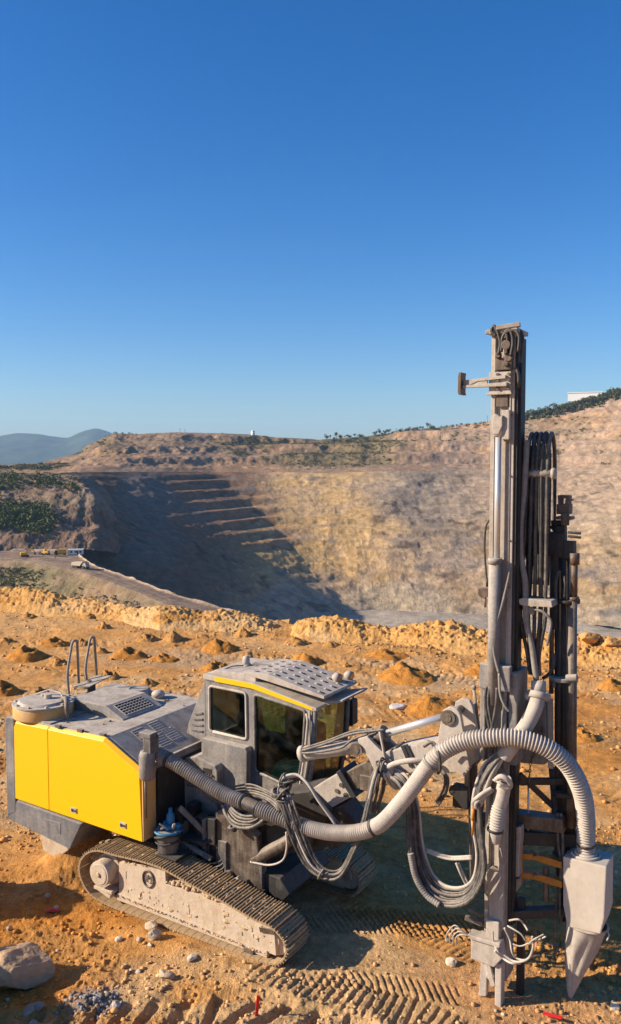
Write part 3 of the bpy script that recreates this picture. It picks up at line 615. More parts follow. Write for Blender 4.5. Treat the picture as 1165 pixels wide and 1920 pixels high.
# the air: one even, pale volume round everything
hz = MB().box((-9100, -2600, -114), (9100, 9100, 380)).build('haze', M['white'], recalc=False)
hm = bpy.data.materials.new('haze_air'); hm.use_nodes = True; n = hm.node_tree; n.nodes.clear()
ho = n.nodes.new('ShaderNodeOutputMaterial'); pv = n.nodes.new('ShaderNodeVolumePrincipled'); pv.inputs['Density'].default_value = HAZE = 0.85e-4
pv.inputs['Color'].default_value = (0.44, 0.69, 1.0, 1); pv.inputs['Anisotropy'].default_value = 0.0
n.links.new(pv.outputs[0], ho.inputs['Volume']); hz.data.materials.clear(); hz.data.materials.append(hm); tag(hz, kind='stuff')

# ------------------------------------------------------------------ the drill rig
rig = tag(empty('drill_rig', tuple(RIG), -TH), 'yellow and grey crawler drill rig with tall upright mast, dusty cab and looping hoses', 'drill rig')
PR = lambda mb, name, mat, bev=0.0, par=rig: mb.build(name, mat, par, bev)

# --- crawler tracks
TRK = [(-1.45, .03), (-.9, .02), (-.3, .02), (.3, .02), (.9, .02), (1.38, .03), (1.57, .12), (1.64, .28), (1.57, .43), (1.38, .53), (1.15, .55), (.89, .60), (.53, .67), (.10, .74), (-.2, .80), (-.45, .84), (-.8, .84), (-1.25, .81), (-1.62, .79), (-1.86, .68), (-1.99, .49), (-1.96, .28), (-1.78, .10)]
def closed(pts, n):
    m = len(pts); out = []
    for i in range(m):
        a, b, c, d = [np.array(pts[(i+k) % m]) for k in (-1, 0, 1, 2)]
        for k in range(12):
            t = k/12; out.append(0.5*((2*b)+(c-a)*t+(2*a-5*b+4*c-d)*t*t+(3*b-a-3*c+d)*t**3))
    out.append(out[0]); P = np.array(out); L = np.r_[0, np.cumsum(np.linalg.norm(np.diff(P, axis=0), axis=1))]
    s = np.linspace(0, L[-1], n+1)[:-1]; q = np.stack([np.interp(s, L, P[:, k]) for k in (0, 1)], 1)
    t = np.stack([np.interp((s+.02) % L[-1], L, P[:, k]) - np.interp((s-.02) % L[-1], L, P[:, k]) for k in (0, 1)], 1)
    return q, t/np.linalg.norm(t, axis=1, keepdims=True), L[-1]
def crawler(side):
    c = -1.0*side if side > 0 else 1.0
    vi = lambda v: v if side > 0 else -v          # near side has negative v
    fr = MB(); poly = [(-1.29, .66), (-.95, .72), (-.42, .80), (-.41, .57), (.3, .57), (.86, .55), (1.08, .49), (1.40, .47), (1.43, .10), (.6, .14), (-1.3, .19)]
    fr.prism(poly, vi(-1.165), vi(-.86))
    fr.prism([(-1.32, .10), (-1.32, .20), (1.30, .13), (1.30, .04)], vi(-1.185), vi(-.9))          # dust-covered ledge over the lower run
    fr.prism([(-.40, .565), (-.40, .62), (.8, .585), (.86, .56)], vi(-1.10), vi(-.86))
    for u, z, w, h in ((-.05, .34, .05, .05), (-.02, .25, .03, .09), (1.0, .31, .06, .06), (.93, .33, .09, .02), (1.05, .24, .03, .05), (.55, .45, .05, .03), (-1.18, .45, .03, .12), (-1.1, .3, .05, .03)): fr.box((u, min(vi(-1.172), vi(-1.16)), z), (u+w, max(vi(-1.172), vi(-1.16)), z+h))
    t = fr.build('crawler_track', M['beige'], rig, .012)
    PRt = lambda mb, name, mat, bev=0.0: mb.build(name, mat, t, bev)
    MB().prism([(1.18, .42), (1.42, .45), (1.42, .40), (1.2, .36)], vi(-1.19), vi(-1.16)).prism([(.95, .02), (.95, .09), (1.1, .08), (1.1, .01)], vi(-1.21), vi(-1.16)).split('guide_block', M['steel'], t)
    PRt(MB().cyl((-1.56, vi(-1.30), .47), (-1.56, vi(-.95), .47), .185, 28).cyl((-1.56, vi(-1.31), .47), (-1.56, vi(-1.28), .47), .155, 28).cyl((-1.56, vi(-1.335), .47), (-1.56, vi(-1.29), .47), .035, 8).cyl((-1.56, vi(-1.10), .47), (-1.56, vi(-.95), .47), .235, 28), 'drive_hub', M['beige'], .012)
    sp = MB(); sp.cyl((-1.60, vi(-1.06), .46), (-1.60, vi(-.94), .46), .335, 30)
    for k in range(18):
        a = k*2*math.pi/18; sp.bar((-1.60+.31*math.cos(a), vi(-1.0), .46+.31*math.sin(a)), (-1.60+.385*math.cos(a), vi(-1.0), .46+.385*math.sin(a)), .06, .07, (0, 1, 0))
    PRt(sp, 'sprocket', M['shoe'], .006)
    PRt(MB().cyl((1.36, vi(-1.10), .28), (1.36, vi(-.9), .28), .22, 26).cyl((1.36, vi(-1.14), .28), (1.36, vi(-.86), .28), .10, 18), 'idler_wheel', M['beige'], .01)
    for u in (-1.0, -.6, -.2, .2, .6, 1.0): PRt(MB().cyl((u, vi(-1.08), .17), (u, vi(-.92), .17), .11, 18), 'track_roller', M['steel'])
    PRt(MB().box((-1.72, min(vi(-1.25), vi(-1.1)), .19), (-1.36, max(vi(-1.25), vi(-1.1)), .24)).bar((-1.66, vi(-1.2), .21), (-1.40, vi(-1.2), .14), .09, .05), 'scraper', M['beige'], .01)
    q, tg, L = closed(TRK, 58)
    ch = MB()
    qq, tt, _ = closed([(a*.985, .40+(b-.40)*.90) for a, b in TRK], 58)
    for i in range(58):
        a, b = qq[i], qq[(i+1) % 58]; ch.bar((a[0], vi(-1.0), a[1]), (b[0], vi(-1.0), b[1]), .16, .05)
    PRt(ch, 'track_chain', M['shoe'])
    hl = L/58/2-.004; sm = MB(); sm.box((-hl, -.265, -.012), (hl, .265, .010))
    for x, h in ((-hl+.012, .036), (0, .028), (hl-.022, .036)): sm.box((x, -.264, .010), (x+.013, .264, h))
    sm.box((-hl+.03, -.19, .008), (-.004, .10, .019)).box((.018, -.12, .008), (hl-.028, .2, .018))
    first = sm.build('track_shoe', M['shoe'], t)
    for i in range(58):
        o = first if i == 0 else first.copy()
        if i: COL.objects.link(o); o.parent = t
        x = Vector((tg[i][0], 0, tg[i][1])); zz = Vector((tg[i][1], 0, -tg[i][0])); y = zz.cross(x)
        m = Matrix((x, y, zz)).transposed().to_4x4(); m.translation = Vector((q[i][0], vi(-1.0), q[i][1])); o.matrix_local = m
    if side > 0:
        e = Vector(V(278, 1648, -1.178)); em = MB()
        em.tube([(e.x+.098*math.cos(a), e.y, e.z+.118*math.sin(a)) for a in np.linspace(0, 2*math.pi, 31)], .013, 6)
        for s_ in ([(-.035, -.05), (-.035, .05), (-.005, .05), (.008, .03), (-.002, .008), (-.03, .004)], [(.025, .0), (.025, .04), (.05, .05), (.058, .01), (.05, -.05), (.03, -.055)]):
            em.tube([(e.x+a, e.y, e.z+b) for a, b in s_], .008, 5)
        PRt(em, 'cast_emblem', M['steel'])
    return t
nt1 = crawler(1); ft1 = crawler(-1)
dm = MB()                                          # soil lying on the upper run and on the frame
rg = random.Random(5)
for k in range(520):
    u = rg.uniform(-1.25, 1.2); zt = np.interp(u, [-1.3, -.42, -.4, .3, .86, 1.1, 1.4], [.67, .79, .60, .59, .56, .50, .48]); r = rg.uniform(.008, .02)+.025*rg.random()**4
    dm.ball((u, rg.uniform(-1.165, -.95), zt), r, 6, 4, .7)
for k in range(26):
    u = rg.uniform(-1.2, 1.35); zt = np.interp(u, [-1.3, -.42, -.4, .3, .86, 1.1, 1.4], [.67, .79, .60, .59, .56, .50, .48]); z = rg.uniform(.16, zt-.03); r = rg.uniform(.006, .02)+.03*rg.random()**3
    n0_ = len(dm.v); dm.ball((u, -1.166, z), r*1.3, 7, 4, .7); dm.v[n0_:] = [(x+rg.uniform(-.3, .3)*r, -1.165+(y+1.166)*.05, zz+rg.uniform(-.3, .3)*r) for x, y, zz in dm.v[n0_:]]
for k in range(120): u = rg.uniform(-1.28, 1.3); dm.ball((u, rg.uniform(-1.21, -1.17), np.interp(u, [-1.3, 1.3], [.185, .095])), rg.uniform(.01, .028), 6, 4, .3)
for k in range(420):                                # earth carried along on the upper run
    u = rg.uniform(-1.4, 1.35); zt = np.interp(u, [-1.45, -1.25, -.8, -.45, -.2, .1, .53, .89, 1.15, 1.38], [.80, .82, .85, .85, .81, .75, .68, .61, .56, .54]); dm.ball((u, rg.uniform(-1.18, -.82), zt+.008), rg.uniform(.010, .034), 6, 4, .32)
dm.v = [(x+rg.uniform(-.006, .006), y+(rg.uniform(-.006, .006) if y > -1.16 else 0), z+rg.uniform(-.006, .006)) for x, y, z in dm.v]
o = PR(dm, 'caked_soil', M['berm_dry'], 0, nt1); o['kind'] = 'stuff'
cp_ = MB()
for k in range(26):
    u = rg.uniform(-1.2, 1.3); z = rg.uniform(.2, .44); w_ = rg.uniform(.006, .02); cp_.box((u, -1.1685, z), (u+w_, -1.16, z+w_*rg.uniform(.8, 3)))
o = PR(cp_, 'paint_chips', M['steel'], 0, nt1); o['kind'] = 'stuff'

# --- chassis between the tracks
cs = PR(MB().prism([(-1.7, .5), (-1.7, 1.02), (-.1, 1.02), (.3, .82), (1.1, .78), (1.25, .6), (1.1, .42), (.6, .40)], -.56, .56), 'chassis', M['black'], .015)
for u, w, z0, z1, v in ((-.62, .10, .45, 1.2, -.66), (-.18, .07, .5, 1.35, -.64), (.12, .14, .42, 1.12, -.66), (.46, .05, .5, 1.02, -.60), (.72, .12, .4, .95, -.62)): MB().box((u, v, z0), (u+w, -.5, z1)).build('chassis_rib', M['grey_dark'], cs, .008)
for u in (-1.0, .62): MB().box((u, -.95, .33), (u+.26, .95, .58)).build('axle_beam', M['black'], cs, .01)
MB().cyl((-.40, -.70, .80), (-.40, -.5, .80), .13, 18).cyl((-.40, -.74, .80), (-.40, -.5, .80), .06, 12).build('motor_flange', M['grey_dark'], cs, .006)
MB().cyl((.30, -.68, .66), (.30, -.5, .66), .07, 14).build('motor_flange', M['steel'], cs, .006)
MB().bar((-.72, -.70, 1.02), (.05, -.72, .86), .05, .05).build('pipe_guard', M['grey_dark'], cs)
for k in range(5): MB().tube(spline([(-.7+.05*k, -.60, 1.05), (-.55+.06*k, -.76-.015*k, .92-.03*k), (-.25+.04*k, -.74, .74-.03*k), (.1+.03*k, -.68, .80-.05*k), (.3, -.58, .95-.03*k)], 8), .018, 7).build('chassis_hose', M['hose_dark'], cs)

# --- engine housing
h = MB(); h.prism([(-3.46, 1.14), (-3.46, 2.455), (-1.52, 2.455), (-.84, 2.115), (-.80, 1.10)], -1.165, 1.18)
housing = PR(h, 'engine_housing', M['grey'], .012)
HP = lambda mb, name, mat, bev=0.0: mb.build(name, mat, housing, bev)
def panel(pts, fold):
    n = MB(); inner = [(u, z) for u, z in pts]; face = []
    for u, z in pts: face.append((u, z-(fold if z > 1.9 else 0)))
    return n.frustum(face, -1.205, inner, -1.15)
HP(panel([(-3.435, 1.175), (-3.435, 2.36), (-3.40, 2.44), (-2.685, 2.455), (-2.685, 1.15)], .055), 'side_panel', M['yellow'], .006)
HP(panel([(-2.672, 1.15), (-2.672, 2.455), (-1.53, 2.47), (-.845, 2.135), (-.80, 1.095)], .055), 'side_panel', M['yellow'], .006)
HP(MB().box((-.805, -1.195, 1.10), (-.785, -.93, 2.05)), 'front_edge_panel', M['yellow_worn'])
for px, py in ((139, 1519), (231, 1547)):
    p = Vector(V(px, py, -1.207)); m = MB().box((p.x-.06, p.y-.012, p.z-.038), (p.x+.06, p.y+.02, p.z+.038)); la = HP(m, 'latch', M['pale'], .004)
    MB().box((p.x-.042, p.y-.018, p.z-.022), (p.x-.006, p.y-.008, p.z+.020)).box((p.x+.006, p.y-.022, p.z-.012), (p.x+.045, p.y-.008, p.z+.012)).build('latch_pull', M['black'], la)
HP(MB().prism([(-3.655, .83), (-3.655, 2.42), (-3.60, 2.455), (-3.45, 2.455), (-3.45, .95)], -1.195, 1.19), 'rear_cover', M['grey_skirt'], .02)
HP(MB().prism([(-3.64, .80), (-3.42, 1.135), (-2.02, 1.075), (-2.27, .63), (-2.9, .71)], -1.19, 1.17), 'belly_skirt', M['grey_skirt'], .012)
HP(MB().box((-2.75, -1.196, .82), (-2.45, -1.185, .99)), 'skirt_hatch', M['grey_skirt'], .004)
j = MB(); j.frustum([(-3.22, .70), (-2.62, .62), (-2.55, .45), (-2.82, .24), (-3.12, .30)], -.95, [(-3.15, .70), (-2.7, .62), (-2.62, .48), (-2.85, .28), (-3.05, .33)], -.25)
HP(j, 'dust_outlet', M['beige'], .02)
# roof details
c = Vector(Z(82, 1333, 2.5)); c.z = 0
d = MB(); d.cyl((c.x, c.y, 2.44), (c.x, c.y, 2.635), .465, 48); drum = HP(d, 'round_tank', M['yellow_worn'], .02)
l = MB(); l.cyl((c.x, c.y, 2.632), (c.x, c.y, 2.662), .475, 48).cyl((c.x, c.y, 2.66), (c.x, c.y, 2.70), .40, 40, .36).cyl((c.x+.05, c.y+.05, 2.69), (c.x+.05, c.y+.05, 2.77), .06, 12).cyl((c.x-.12, c.y+.12, 2.69), (c.x-.12, c.y+.12, 2.73), .05, 10)
l.tube([(c.x-.30, c.y+.1, 2.70), (c.x-.1, c.y+.2, 2.78), (c.x+.15, c.y+.22, 2.76), (c.x+.3, c.y+.15, 2.70)], .014, 6)
for k in range(10): a = k*.628; l.box((c.x+.43*math.cos(a)-.02, c.y+.43*math.sin(a)-.02, 2.655), (c.x+.43*math.cos(a)+.02, c.y+.43*math.sin(a)+.02, 2.685))
l.build('tank_lid', M['pale'], drum, .004)
HP(MB().tube(spline([(c.x+.33, c.y+.10, 2.72), (c.x+.46, c.y+.04, 2.74), (c.x+.56, c.y-.04, 2.66), (c.x+.60, c.y-.06, 2.49)]), .035, 10), 'tank_pipe', M['steel'])
HP(MB().prism([(-3.43, 2.45), (-3.43, 2.475), (-2.69, 2.475), (-2.69, 2.45)], -1.14, -.3), 'tank_base', M['grey'], .004)
hd_ = MB().prism([(-3.05, 2.45), (-3.05, 2.63), (-2.25, 2.63), (-1.88, 2.47), (-1.88, 2.45)], -.42, .50); hood = HP(hd_, 'louvre_hood', M['grey'], .015)
def grille(cx, cv, z, du, dv, nu, nv, slope, par, z_off=.004):
    f = lambda u: z+slope*(u-cx)
    m = MB(); a, b = cx-du/2, cx+du/2
    m.add([(a, cv-dv/2, f(a)+z_off), (b, cv-dv/2, f(b)+z_off), (b, cv+dv/2, f(b)+z_off), (a, cv+dv/2, f(a)+z_off)], [(0, 1, 2, 3)])
    g = m.build('grille', M['rubber'], par, 0, False); r = MB()
    for i in range(nu+1):
        u = a+du*i/nu; r.bar((u, cv-dv/2, f(u)+z_off+.006), (u, cv+dv/2, f(u)+z_off+.006), .016, .010)
    for k in range(nv+1):
        v = cv-dv/2+dv*k/nv; r.bar((a, v, f(a)+z_off+.006), (b, v, f(b)+z_off+.006), .016, .010)
    r.build('grille_bars', M['pale'], g); return g
grille(-2.065, .02, 2.55, .26, .62, 5, 9, -.432, hood)
for px, py in ((266, 1378), (297, 1364), (322, 1377), (303, 1389)):
    d_ = sight(px, py); n0 = np.array([.5, 0, 1.0]); # slope plane of the housing front
    nw = n0[0]*FU+np.array([0, 0, 1.0]); p0 = rig_w((-1.52, 0, 2.465)); t_ = ((p0-CAMP) @ nw)/(d_ @ nw); q_ = loc(CAMP+d_*t_)
    grille(q_[0], q_[1], q_[2], .215, .225, 5, 5, -.5, housing)
HP(MB().prism([(-1.50, 2.458), (-1.50, 2.466), (-.86, 2.146), (-.86, 2.136)], -1.10, 1.1), 'slope_panel', M['grey'], .002)
HP(MB().bar((-.835, -1.16, 2.125), (-.835, .28, 2.125), .05, .05).box((-.84, -1.1, 2.02), (-.79, .28, 2.10)), 'front_lip', M['grey'], .008)
p = Vector(Z(297, 1308, 2.46)); HP(MB().cyl((p.x, p.y, 2.45), (p.x, p.y, 2.49), .085, 20).ball((p.x, p.y, 2.52), .115, 18, 8, .65), 'dome_cap', M['pale'])
p = Vector(Z(262, 1300, 2.46)); HP(MB().cyl((p.x, p.y, 2.45), (p.x, p.y, 2.56), .22, 28, .17), 'filter_cap', M['grey'], .02)
p = Vector(Z(172, 1302, 2.46)); ex = MB().cyl((p.x, p.y, 2.44), (p.x, p.y, 2.70), .07, 18).cyl((p.x, p.y, 2.44), (p.x, p.y, 2.50), .14, 18, .09); exo = HP(ex, 'exhaust_stack', M['black'], .004)
MB().frustum([(p.x-.22, 2.60), (p.x+.18, 2.66), (p.x+.18, 2.675), (p.x-.22, 2.615)], p.y-.22, [(p.x-.1, 2.72), (p.x+.26, 2.76), (p.x+.26, 2.775), (p.x-.1, 2.735)], p.y+.22).build('rain_cap', M['grey_dark'], exo)
for pts in (((130, 1306), (127, 1262), (135, 1208), (138, 1202), (145, 1201), (148, 1281)), ((163, 1275), (161, 1249), (169, 1200), (172, 1195), (177, 1195), (182, 1270))):
    L = [U(a, b, -3.62) for a, b in pts]; HP(MB().tube(spline([L[0], L[1], L[2]], 4)[:-1]+spline([L[2], L[3], L[4]], 4)[:-1]+[L[4], L[5]], .022, 8), 'handrail', M['grey'])
rg = random.Random(9)
bl = MB()
for k in range(26):
    u = rg.choice((-2.55, -2.0, -1.58, -1.45)); v = rg.uniform(-1.05, 1.0) if u != -1.58 else rg.uniform(-1.1, 1.0)
    z = 2.458 if u < -1.52 else 2.455-.5*(u+1.52); bl.cyl((u+rg.uniform(-.1, .1)*(u < -1.6), v, z-.01), (u, v, z+.014), .016, 6)
for px, py in ((108, 1363), (150, 1371), (192, 1379)): q_ = Z(px, py, 2.47); bl.box((q_[0]-.05, q_[1]-.01, 2.455), (q_[0]+.05, q_[1]+.04, 2.50))
HP(bl, 'roof_bolts', M['grey_dark'])['kind'] = 'stuff'
# breather bottle, bracket and rod on the front corner
b0 = Vector(V(276, 1434, -1.16)); bt = MB(); bt.tube([(b0.x, b0.y, b0.z-.21), (b0.x, b0.y, b0.z-.17), (b0.x, b0.y, b0.z+.14), (b0.x, b0.y, b0.z+.20)], [.085, .115, .115, .09], 14)
bo = HP(bt, 'breather_bottle', M['grey'], .01); MB().box((b0.x-.02, b0.y-.06, b0.z+.19), (b0.x+.12, b0.y+.12, b0.z+.42)).box((b0.x-.10, b0.y-.06, b0.z+.38), (b0.x+.12, b0.y+.1, b0.z+.47)).build('bottle_bracket', M['grey_dark'], bo, .01)
MB().cyl((b0.x-.02, b0.y-.02, b0.z-.2), (b0.x-.01, b0.y-.02, b0.z-.76), .014, 8).build('drain_rod', M['steel'], bo)
# bay in front of the housing
HP(MB().box((-.80, -.9, 1.06), (-.77, .6, 2.06)), 'front_bulkhead', M['black'])
HP(MB().box((-.78, -.72, 1.00), (-.05, -.1, 1.06)), 'service_deck', M['black'], .008)
MB().bar((.05, -.55, .98), (-.5, -.75, 1.5), .05, .07).bar((.05, -.5, .98), (.2, -.52, 1.5), .05, .07).split('deck_brace', M['grey_dark'], housing, .006)
HP(MB().box((-.64, -1.10, .885), (-.28, -.74, .915)), 'bucket_shelf', M['black'], .004)
vb = MB(); vb.prism([(-.79, 1.25), (-.79, 2.02), (-.55, 2.10), (-.20, 2.02), (-.16, 1.94), (-.16, 1.25)], -.30, .02); vbo = HP(vb, 'valve_cabinet', M['grey'], .02)
q_ = Vector(V(391, 1450, -.303)); MB().box((q_.x-.10, -.306, q_.z-.08), (q_.x+.06, -.298, q_.z+.07)).build('cabinet_port', M['black'], vbo)
for k in range(4): MB().cyl((q_.x-.08+.05*k, -.33, q_.z-.02), (q_.x-.08+.05*k, -.29, q_.z-.02), .016, 8).build('fitting', M['steel'], vbo)
rg = random.Random(3)
pm = MB()
for k in range(10):
    a = rg.uniform(-.7, .25); b = rg.uniform(-.7, -.4); z = rg.uniform(1.15, 1.5); pm.box((a, b, 1.04), (a+rg.uniform(.06, .2), b+rg.uniform(.06, .2), z))
pm.split('pump_block', M['black'], housing, .01)
fb = MB().prism([(.05, .45), (.05, 1.5), (.35, 1.55), (.75, 1.3), (.85, .55)], -.62, -.48).prism([(.05, .45), (.05, 1.5), (.35, 1.55), (.75, 1.3), (.85, .55)], .35, .5).box((.3, -.5, .5), (.6, .4, 1.4))
PR(fb, 'front_frame', M['steel'], .015)
PR(MB().bar((.3, -.72, .62), (.62, -.72, .55), .10, .05).bar((.62, -.72, .55), (.5, -.72, .72), .06, .05), 'step_bracket', M['pale'], .006)

# --- cab
OUT = [(-.60, 1.38), (-.60, 3.22), (.28, 3.19), (1.30, 3.02), (1.27, 2.4), (1.14, 1.62), (1.0, 1.38)]
def rr_(pts, r=.06, n=4):
    out = []; m = len(pts)
    for i in range(m):
        p, a, b = [np.array(pts[k % m], float) for k in (i, i-1, i+1)]; da = (a-p)/np.linalg.norm(a-p); db = (b-p)/np.linalg.norm(b-p)
        for k in range(n+1):
            t = k/n; out.append(tuple((p+da*r)*(1-t)**2+2*p*t*(1-t)+(p+db*r)*t**2))
    return out
W1 = rr_([(-.52, 2.41), (-.52, 3.10), (.155, 3.085), (.165, 2.39)]); W2 = rr_([(.31, 1.95), (.305, 3.085), (1.17, 2.975), (1.13, 2.4), (1.03, 1.80)])
cab = PR(MB().plate(OUT, [W1, W2], 0.0, .05).plate([(a, b) for a, b in OUT], [rr_([(-.45, 2.2), (-.45, 3.05), (.2, 3.03), (.2, 2.2)]), rr_([(.35, 1.9), (.35, 3.02), (1.15, 2.92), (1.0, 1.8)])], .97, 1.02).plate(rr_([(-.60, 1.38), (-.60, 3.22), (-.55, 3.22), (-.55, 1.38)], .01, 1), [], .05, .97)
        .box((-.6, .05, 1.36), (1.0, .97, 1.42)), 'cab', M['grey'], .008)
CP = lambda mb, name, mat, bev=0.0: mb.build(name, mat, cab, bev)
# rear wall opening is a tall pane
for v0, v1, pts, nm in ((.012, .020, W1, 'side_window'), (.015, .023, W2, 'door_window')):
    g = MB().prism(pts, v0, v1).build(nm, M['glass'], cab, 0)
    ring = [(u, -.006, z) for u, z in pts]+[(pts[0][0], -.006, pts[0][1])]; CP(MB().tube(ring, .022, 6), 'window_seal', M['pale'] if nm == 'side_window' else M['grey_dark'])
for pts in (rr_([(-.45, 2.2), (-.45, 3.05), (.2, 3.03), (.2, 2.2)]), rr_([(.35, 1.9), (.35, 3.02), (1.15, 2.92), (1.0, 1.8)])): CP(MB().prism(pts, .985, .995), 'far_window', M['glass'])
ws = MB(); ws.add([(1.01, .05, 1.45), (1.01, .97, 1.45), (1.15, .97, 1.62), (1.15, .05, 1.62), (1.275, .97, 2.4), (1.275, .05, 2.4), (1.30, .97, 3.0), (1.30, .05, 3.0)], [(0, 1, 2, 3), (3, 2, 4, 5), (5, 4, 6, 7)])
ws.build('windscreen', M['glass_front'], cab, 0)
for v in (.02, .985): CP(MB().tube([(1.02, v, 1.42), (1.16, v, 1.62), (1.285, v, 2.4), (1.31, v, 3.02)], .035, 8), 'front_pillar', M['grey_dark'])
CP(MB().tube([(1.20, -.03, 2.95), (1.235, -.05, 2.85), (1.19, -.05, 2.4), (1.08, -.05, 1.75), (1.04, -.02, 1.66)], .020, 8).tube([(1.25, -.03, 3.0), (1.26, -.04, 2.5), (1.13, -.04, 1.7)], .014, 6), 'grab_rail', M['pale'])
CP(MB().prism([(-.575, 1.36), (-.575, 2.30), (-.55, 2.335), (.23, 2.315), (.255, 2.26), (.24, 1.36)], -.14, -.002), 'lower_panel', M['grey'], .015)
fn = CP(MB().prism([(-.602, 3.19), (-.602, 2.20), (-.97, 2.30), (-.93, 2.46)], .0, .08).prism([(-.602, 3.19), (-.602, 2.20), (-.97, 2.30), (-.93, 2.46)], .92, 1.0).prism([(-.605, 3.15), (-.605, 2.3), (-.93, 2.3), (-.89, 2.45)], .08, .92), 'rear_fairing', M['grey'], .01)
for k in range(4): MB().bar((-.65, -.005, 2.66-.095*k), (-.80-.02*k, -.005, 2.62-.085*k), .02, .028).build('louvre', M['grey_dark'], cab)
RO = [(-.62, 3.20), (-.62, 3.275), (.28, 3.245), (1.36, 3.035), (1.36, 2.995), (1.30, 2.995), (.28, 3.17)]
CP(MB().prism([(-.62, 3.19), (-.62, 3.27), (.28, 3.255), (1.36, 3.045), (1.36, 3.00), (1.30, 2.995), (.28, 3.165)], -.03, 1.05).prism([(-.60, 3.27), (-.45, 3.33), (.1, 3.345), (.28, 3.32), (.28, 3.25)], .06, 1.0), 'cab_roof', M['pale'], .012)
CP(MB().prism([(-.40, 3.185), (-.40, 3.262), (.28, 3.247), (1.16, 3.075), (1.30, 3.04), (1.30, 3.005), (.28, 3.172)], -.034, -.028), 'yellow_stripe', M['yellow'], .002)
gp = [(.06, 3.345), (.06, 3.375), (.50, 3.395), (1.44, 3.205), (1.44, 3.165)]
gd = MB().prism(gp, .05, 1.02); gdo = CP(gd, 'roof_guard', M['pale'], .008); pm = MB()
for i in range(7):
    u = .18+i*.185
    for k in range(5):
        v = .14+k*.175+.06*(i % 2); z = np.interp(u, [.06, .5, 1.44], [3.375, 3.395, 3.205]); pm.add([(u-.04, v-.035, z-.004), (u-.04, v+.035, z-.004), (u+.03, v+.03, z-.008), (u+.03, v-.03, z-.008), (u+.028, v, z+.013)], [(0, 1, 2, 3), (0, 4, 1), (1, 4, 2), (2, 4, 3), (3, 4, 0)])
pm.build('anti_slip_dimples', M['pale'], gdo)['kind'] = 'stuff'
rb = MB()
for i in range(7):
    u = .235+i*.185
    for k in range(5):
        v = .14+k*.175+.06*(i % 2); z = np.interp(u, [.06, .5, 1.44], [3.375, 3.395, 3.205]); z2 = np.interp(u+.05, [.06, .5, 1.44], [3.375, 3.395, 3.205]); rb.add([(u, v-.03, z+.003), (u+.05, v-.022, z2+.003), (u+.05, v+.022, z2+.003), (u, v+.03, z+.003)], [(0, 1, 2, 3)])
rb.build('guard_slots', M['rubber'], gdo, 0, False)['kind'] = 'stuff'
CP(MB().prism([(1.30, 3.06), (1.62, 3.13), (1.62, 3.10), (1.30, 3.0)], .25, 1.02), 'sun_visor', M['grey'], .006)
p = Vector(Z(462, 1252, 3.3)); bc_ = CP(MB().cyl((p.x, p.y, 3.27), (p.x, p.y, 3.36), .075, 16).tube([(p.x, p.y, 3.35), (p.x, p.y, 3.36), (p.x, p.y, 3.46), (p.x, p.y, 3.49)], [.04, .058, .055, .03], 14), 'beacon', M['pale'])
CP(MB().tube(spline([(p.x+.02, p.y-.1, 3.36), (p.x-.1, p.y-.25, 3.36), (p.x-.2, p.y-.4, 3.30)]), .012, 6).box((p.x+.12, p.y, 3.34), (p.x+.42, p.y+.07, 3.385)), 'beacon_cable', M['grey_dark'])
for px, py, v in ((632, 1270, .75), (654, 1266, 1.0)):
    q_ = Vector(V(px, py, v)); lp = CP(MB().tube([(q_.x-.06, q_.y, q_.z-.01), (q_.x-.02, q_.y, q_.z), (q_.x+.05, q_.y, q_.z-.015)], [.04, .07, .075], 14).bar((q_.x, q_.y, q_.z-.12), (q_.x, q_.y, q_.z-.03), .03, .03), 'work_lamp', M['pale']); MB().cyl((q_.x+.048, q_.y, q_.z-.015), (q_.x+.06, q_.y, q_.z-.018), .066, 14).build('lamp_lens', M['lamp_amber'], lp)
q0 = V(640, 1306, 1.02); q1 = V(648, 1300, 1.2); q2 = V(660, 1295, 1.25); q3 = V(663, 1312, 1.25)
mr = CP(MB().tube(spline([q0, q1, q2, q3], 6), .014, 6).tube([V(648, 1300, 1.2), V(647, 1425, 1.2)], .016, 6), 'mirror_arm', M['black']); q_ = Vector(V(662, 1333, 1.25))
MB().prism(rr_([(q_.x-.06, q_.z-.2), (q_.x-.04, q_.z+.19), (q_.x+.05, q_.z+.19), (q_.x+.05, q_.z-.2)], .03), q_.y-.10, q_.y+.06).build('mirror', M['black'], mr)
# inside the cab
CP(MB().box((-.1, .28, 1.75), (.42, .74, 1.92)).prism([(-.12, 1.9), (-.22, 2.62), (-.08, 2.66), (.08, 1.92)], .28, .74).prism([(-.2, 2.66), (-.22, 2.9), (-.10, 2.91), (-.08, 2.66)], .38, .64), 'operator_seat', M['seat'], .03)
CP(MB().prism([(-.6, 1.42), (-.6, 2.75), (-.38, 2.85), (-.30, 2.2), (.28, 2.0), (.75, 1.95), (.75, 1.42)], .80, .955).prism([(.28, 1.42), (.28, 2.92), (.40, 2.75), (.52, 2.62), (.95, 2.5), (.95, 1.7), (.9, 1.42)], .90, .965), 'console', M['seat'], .02)
CP(MB().box((.35, .2, 2.02), (.78, .32, 2.10)).cyl((.75, .26, 2.08), (.75, .26, 2.24), .02, 8), 'armrest', M['seat'], .02)
CP(MB().bar((.72, .06, 1.46), (.99, .06, 1.52), .1, .02).prism([V(a_, b_, .2)[::2] for a_, b_ in ((528, 1424), (568, 1432), (560, 1470), (512, 1452))], .07, .3), 'pale_door_panel', M['teal'], .02)  # pale panel behind the door glass; its sunlit brightness is put into the colour
CP(MB().ball((.86, .9, 2.66), .07, 10, 6), 'cab_lamp', M['teal']); CP(MB().box((.96, .90, 2.66), (1.03, .96, 2.82)), 'yellow_tag', M['yellow'])
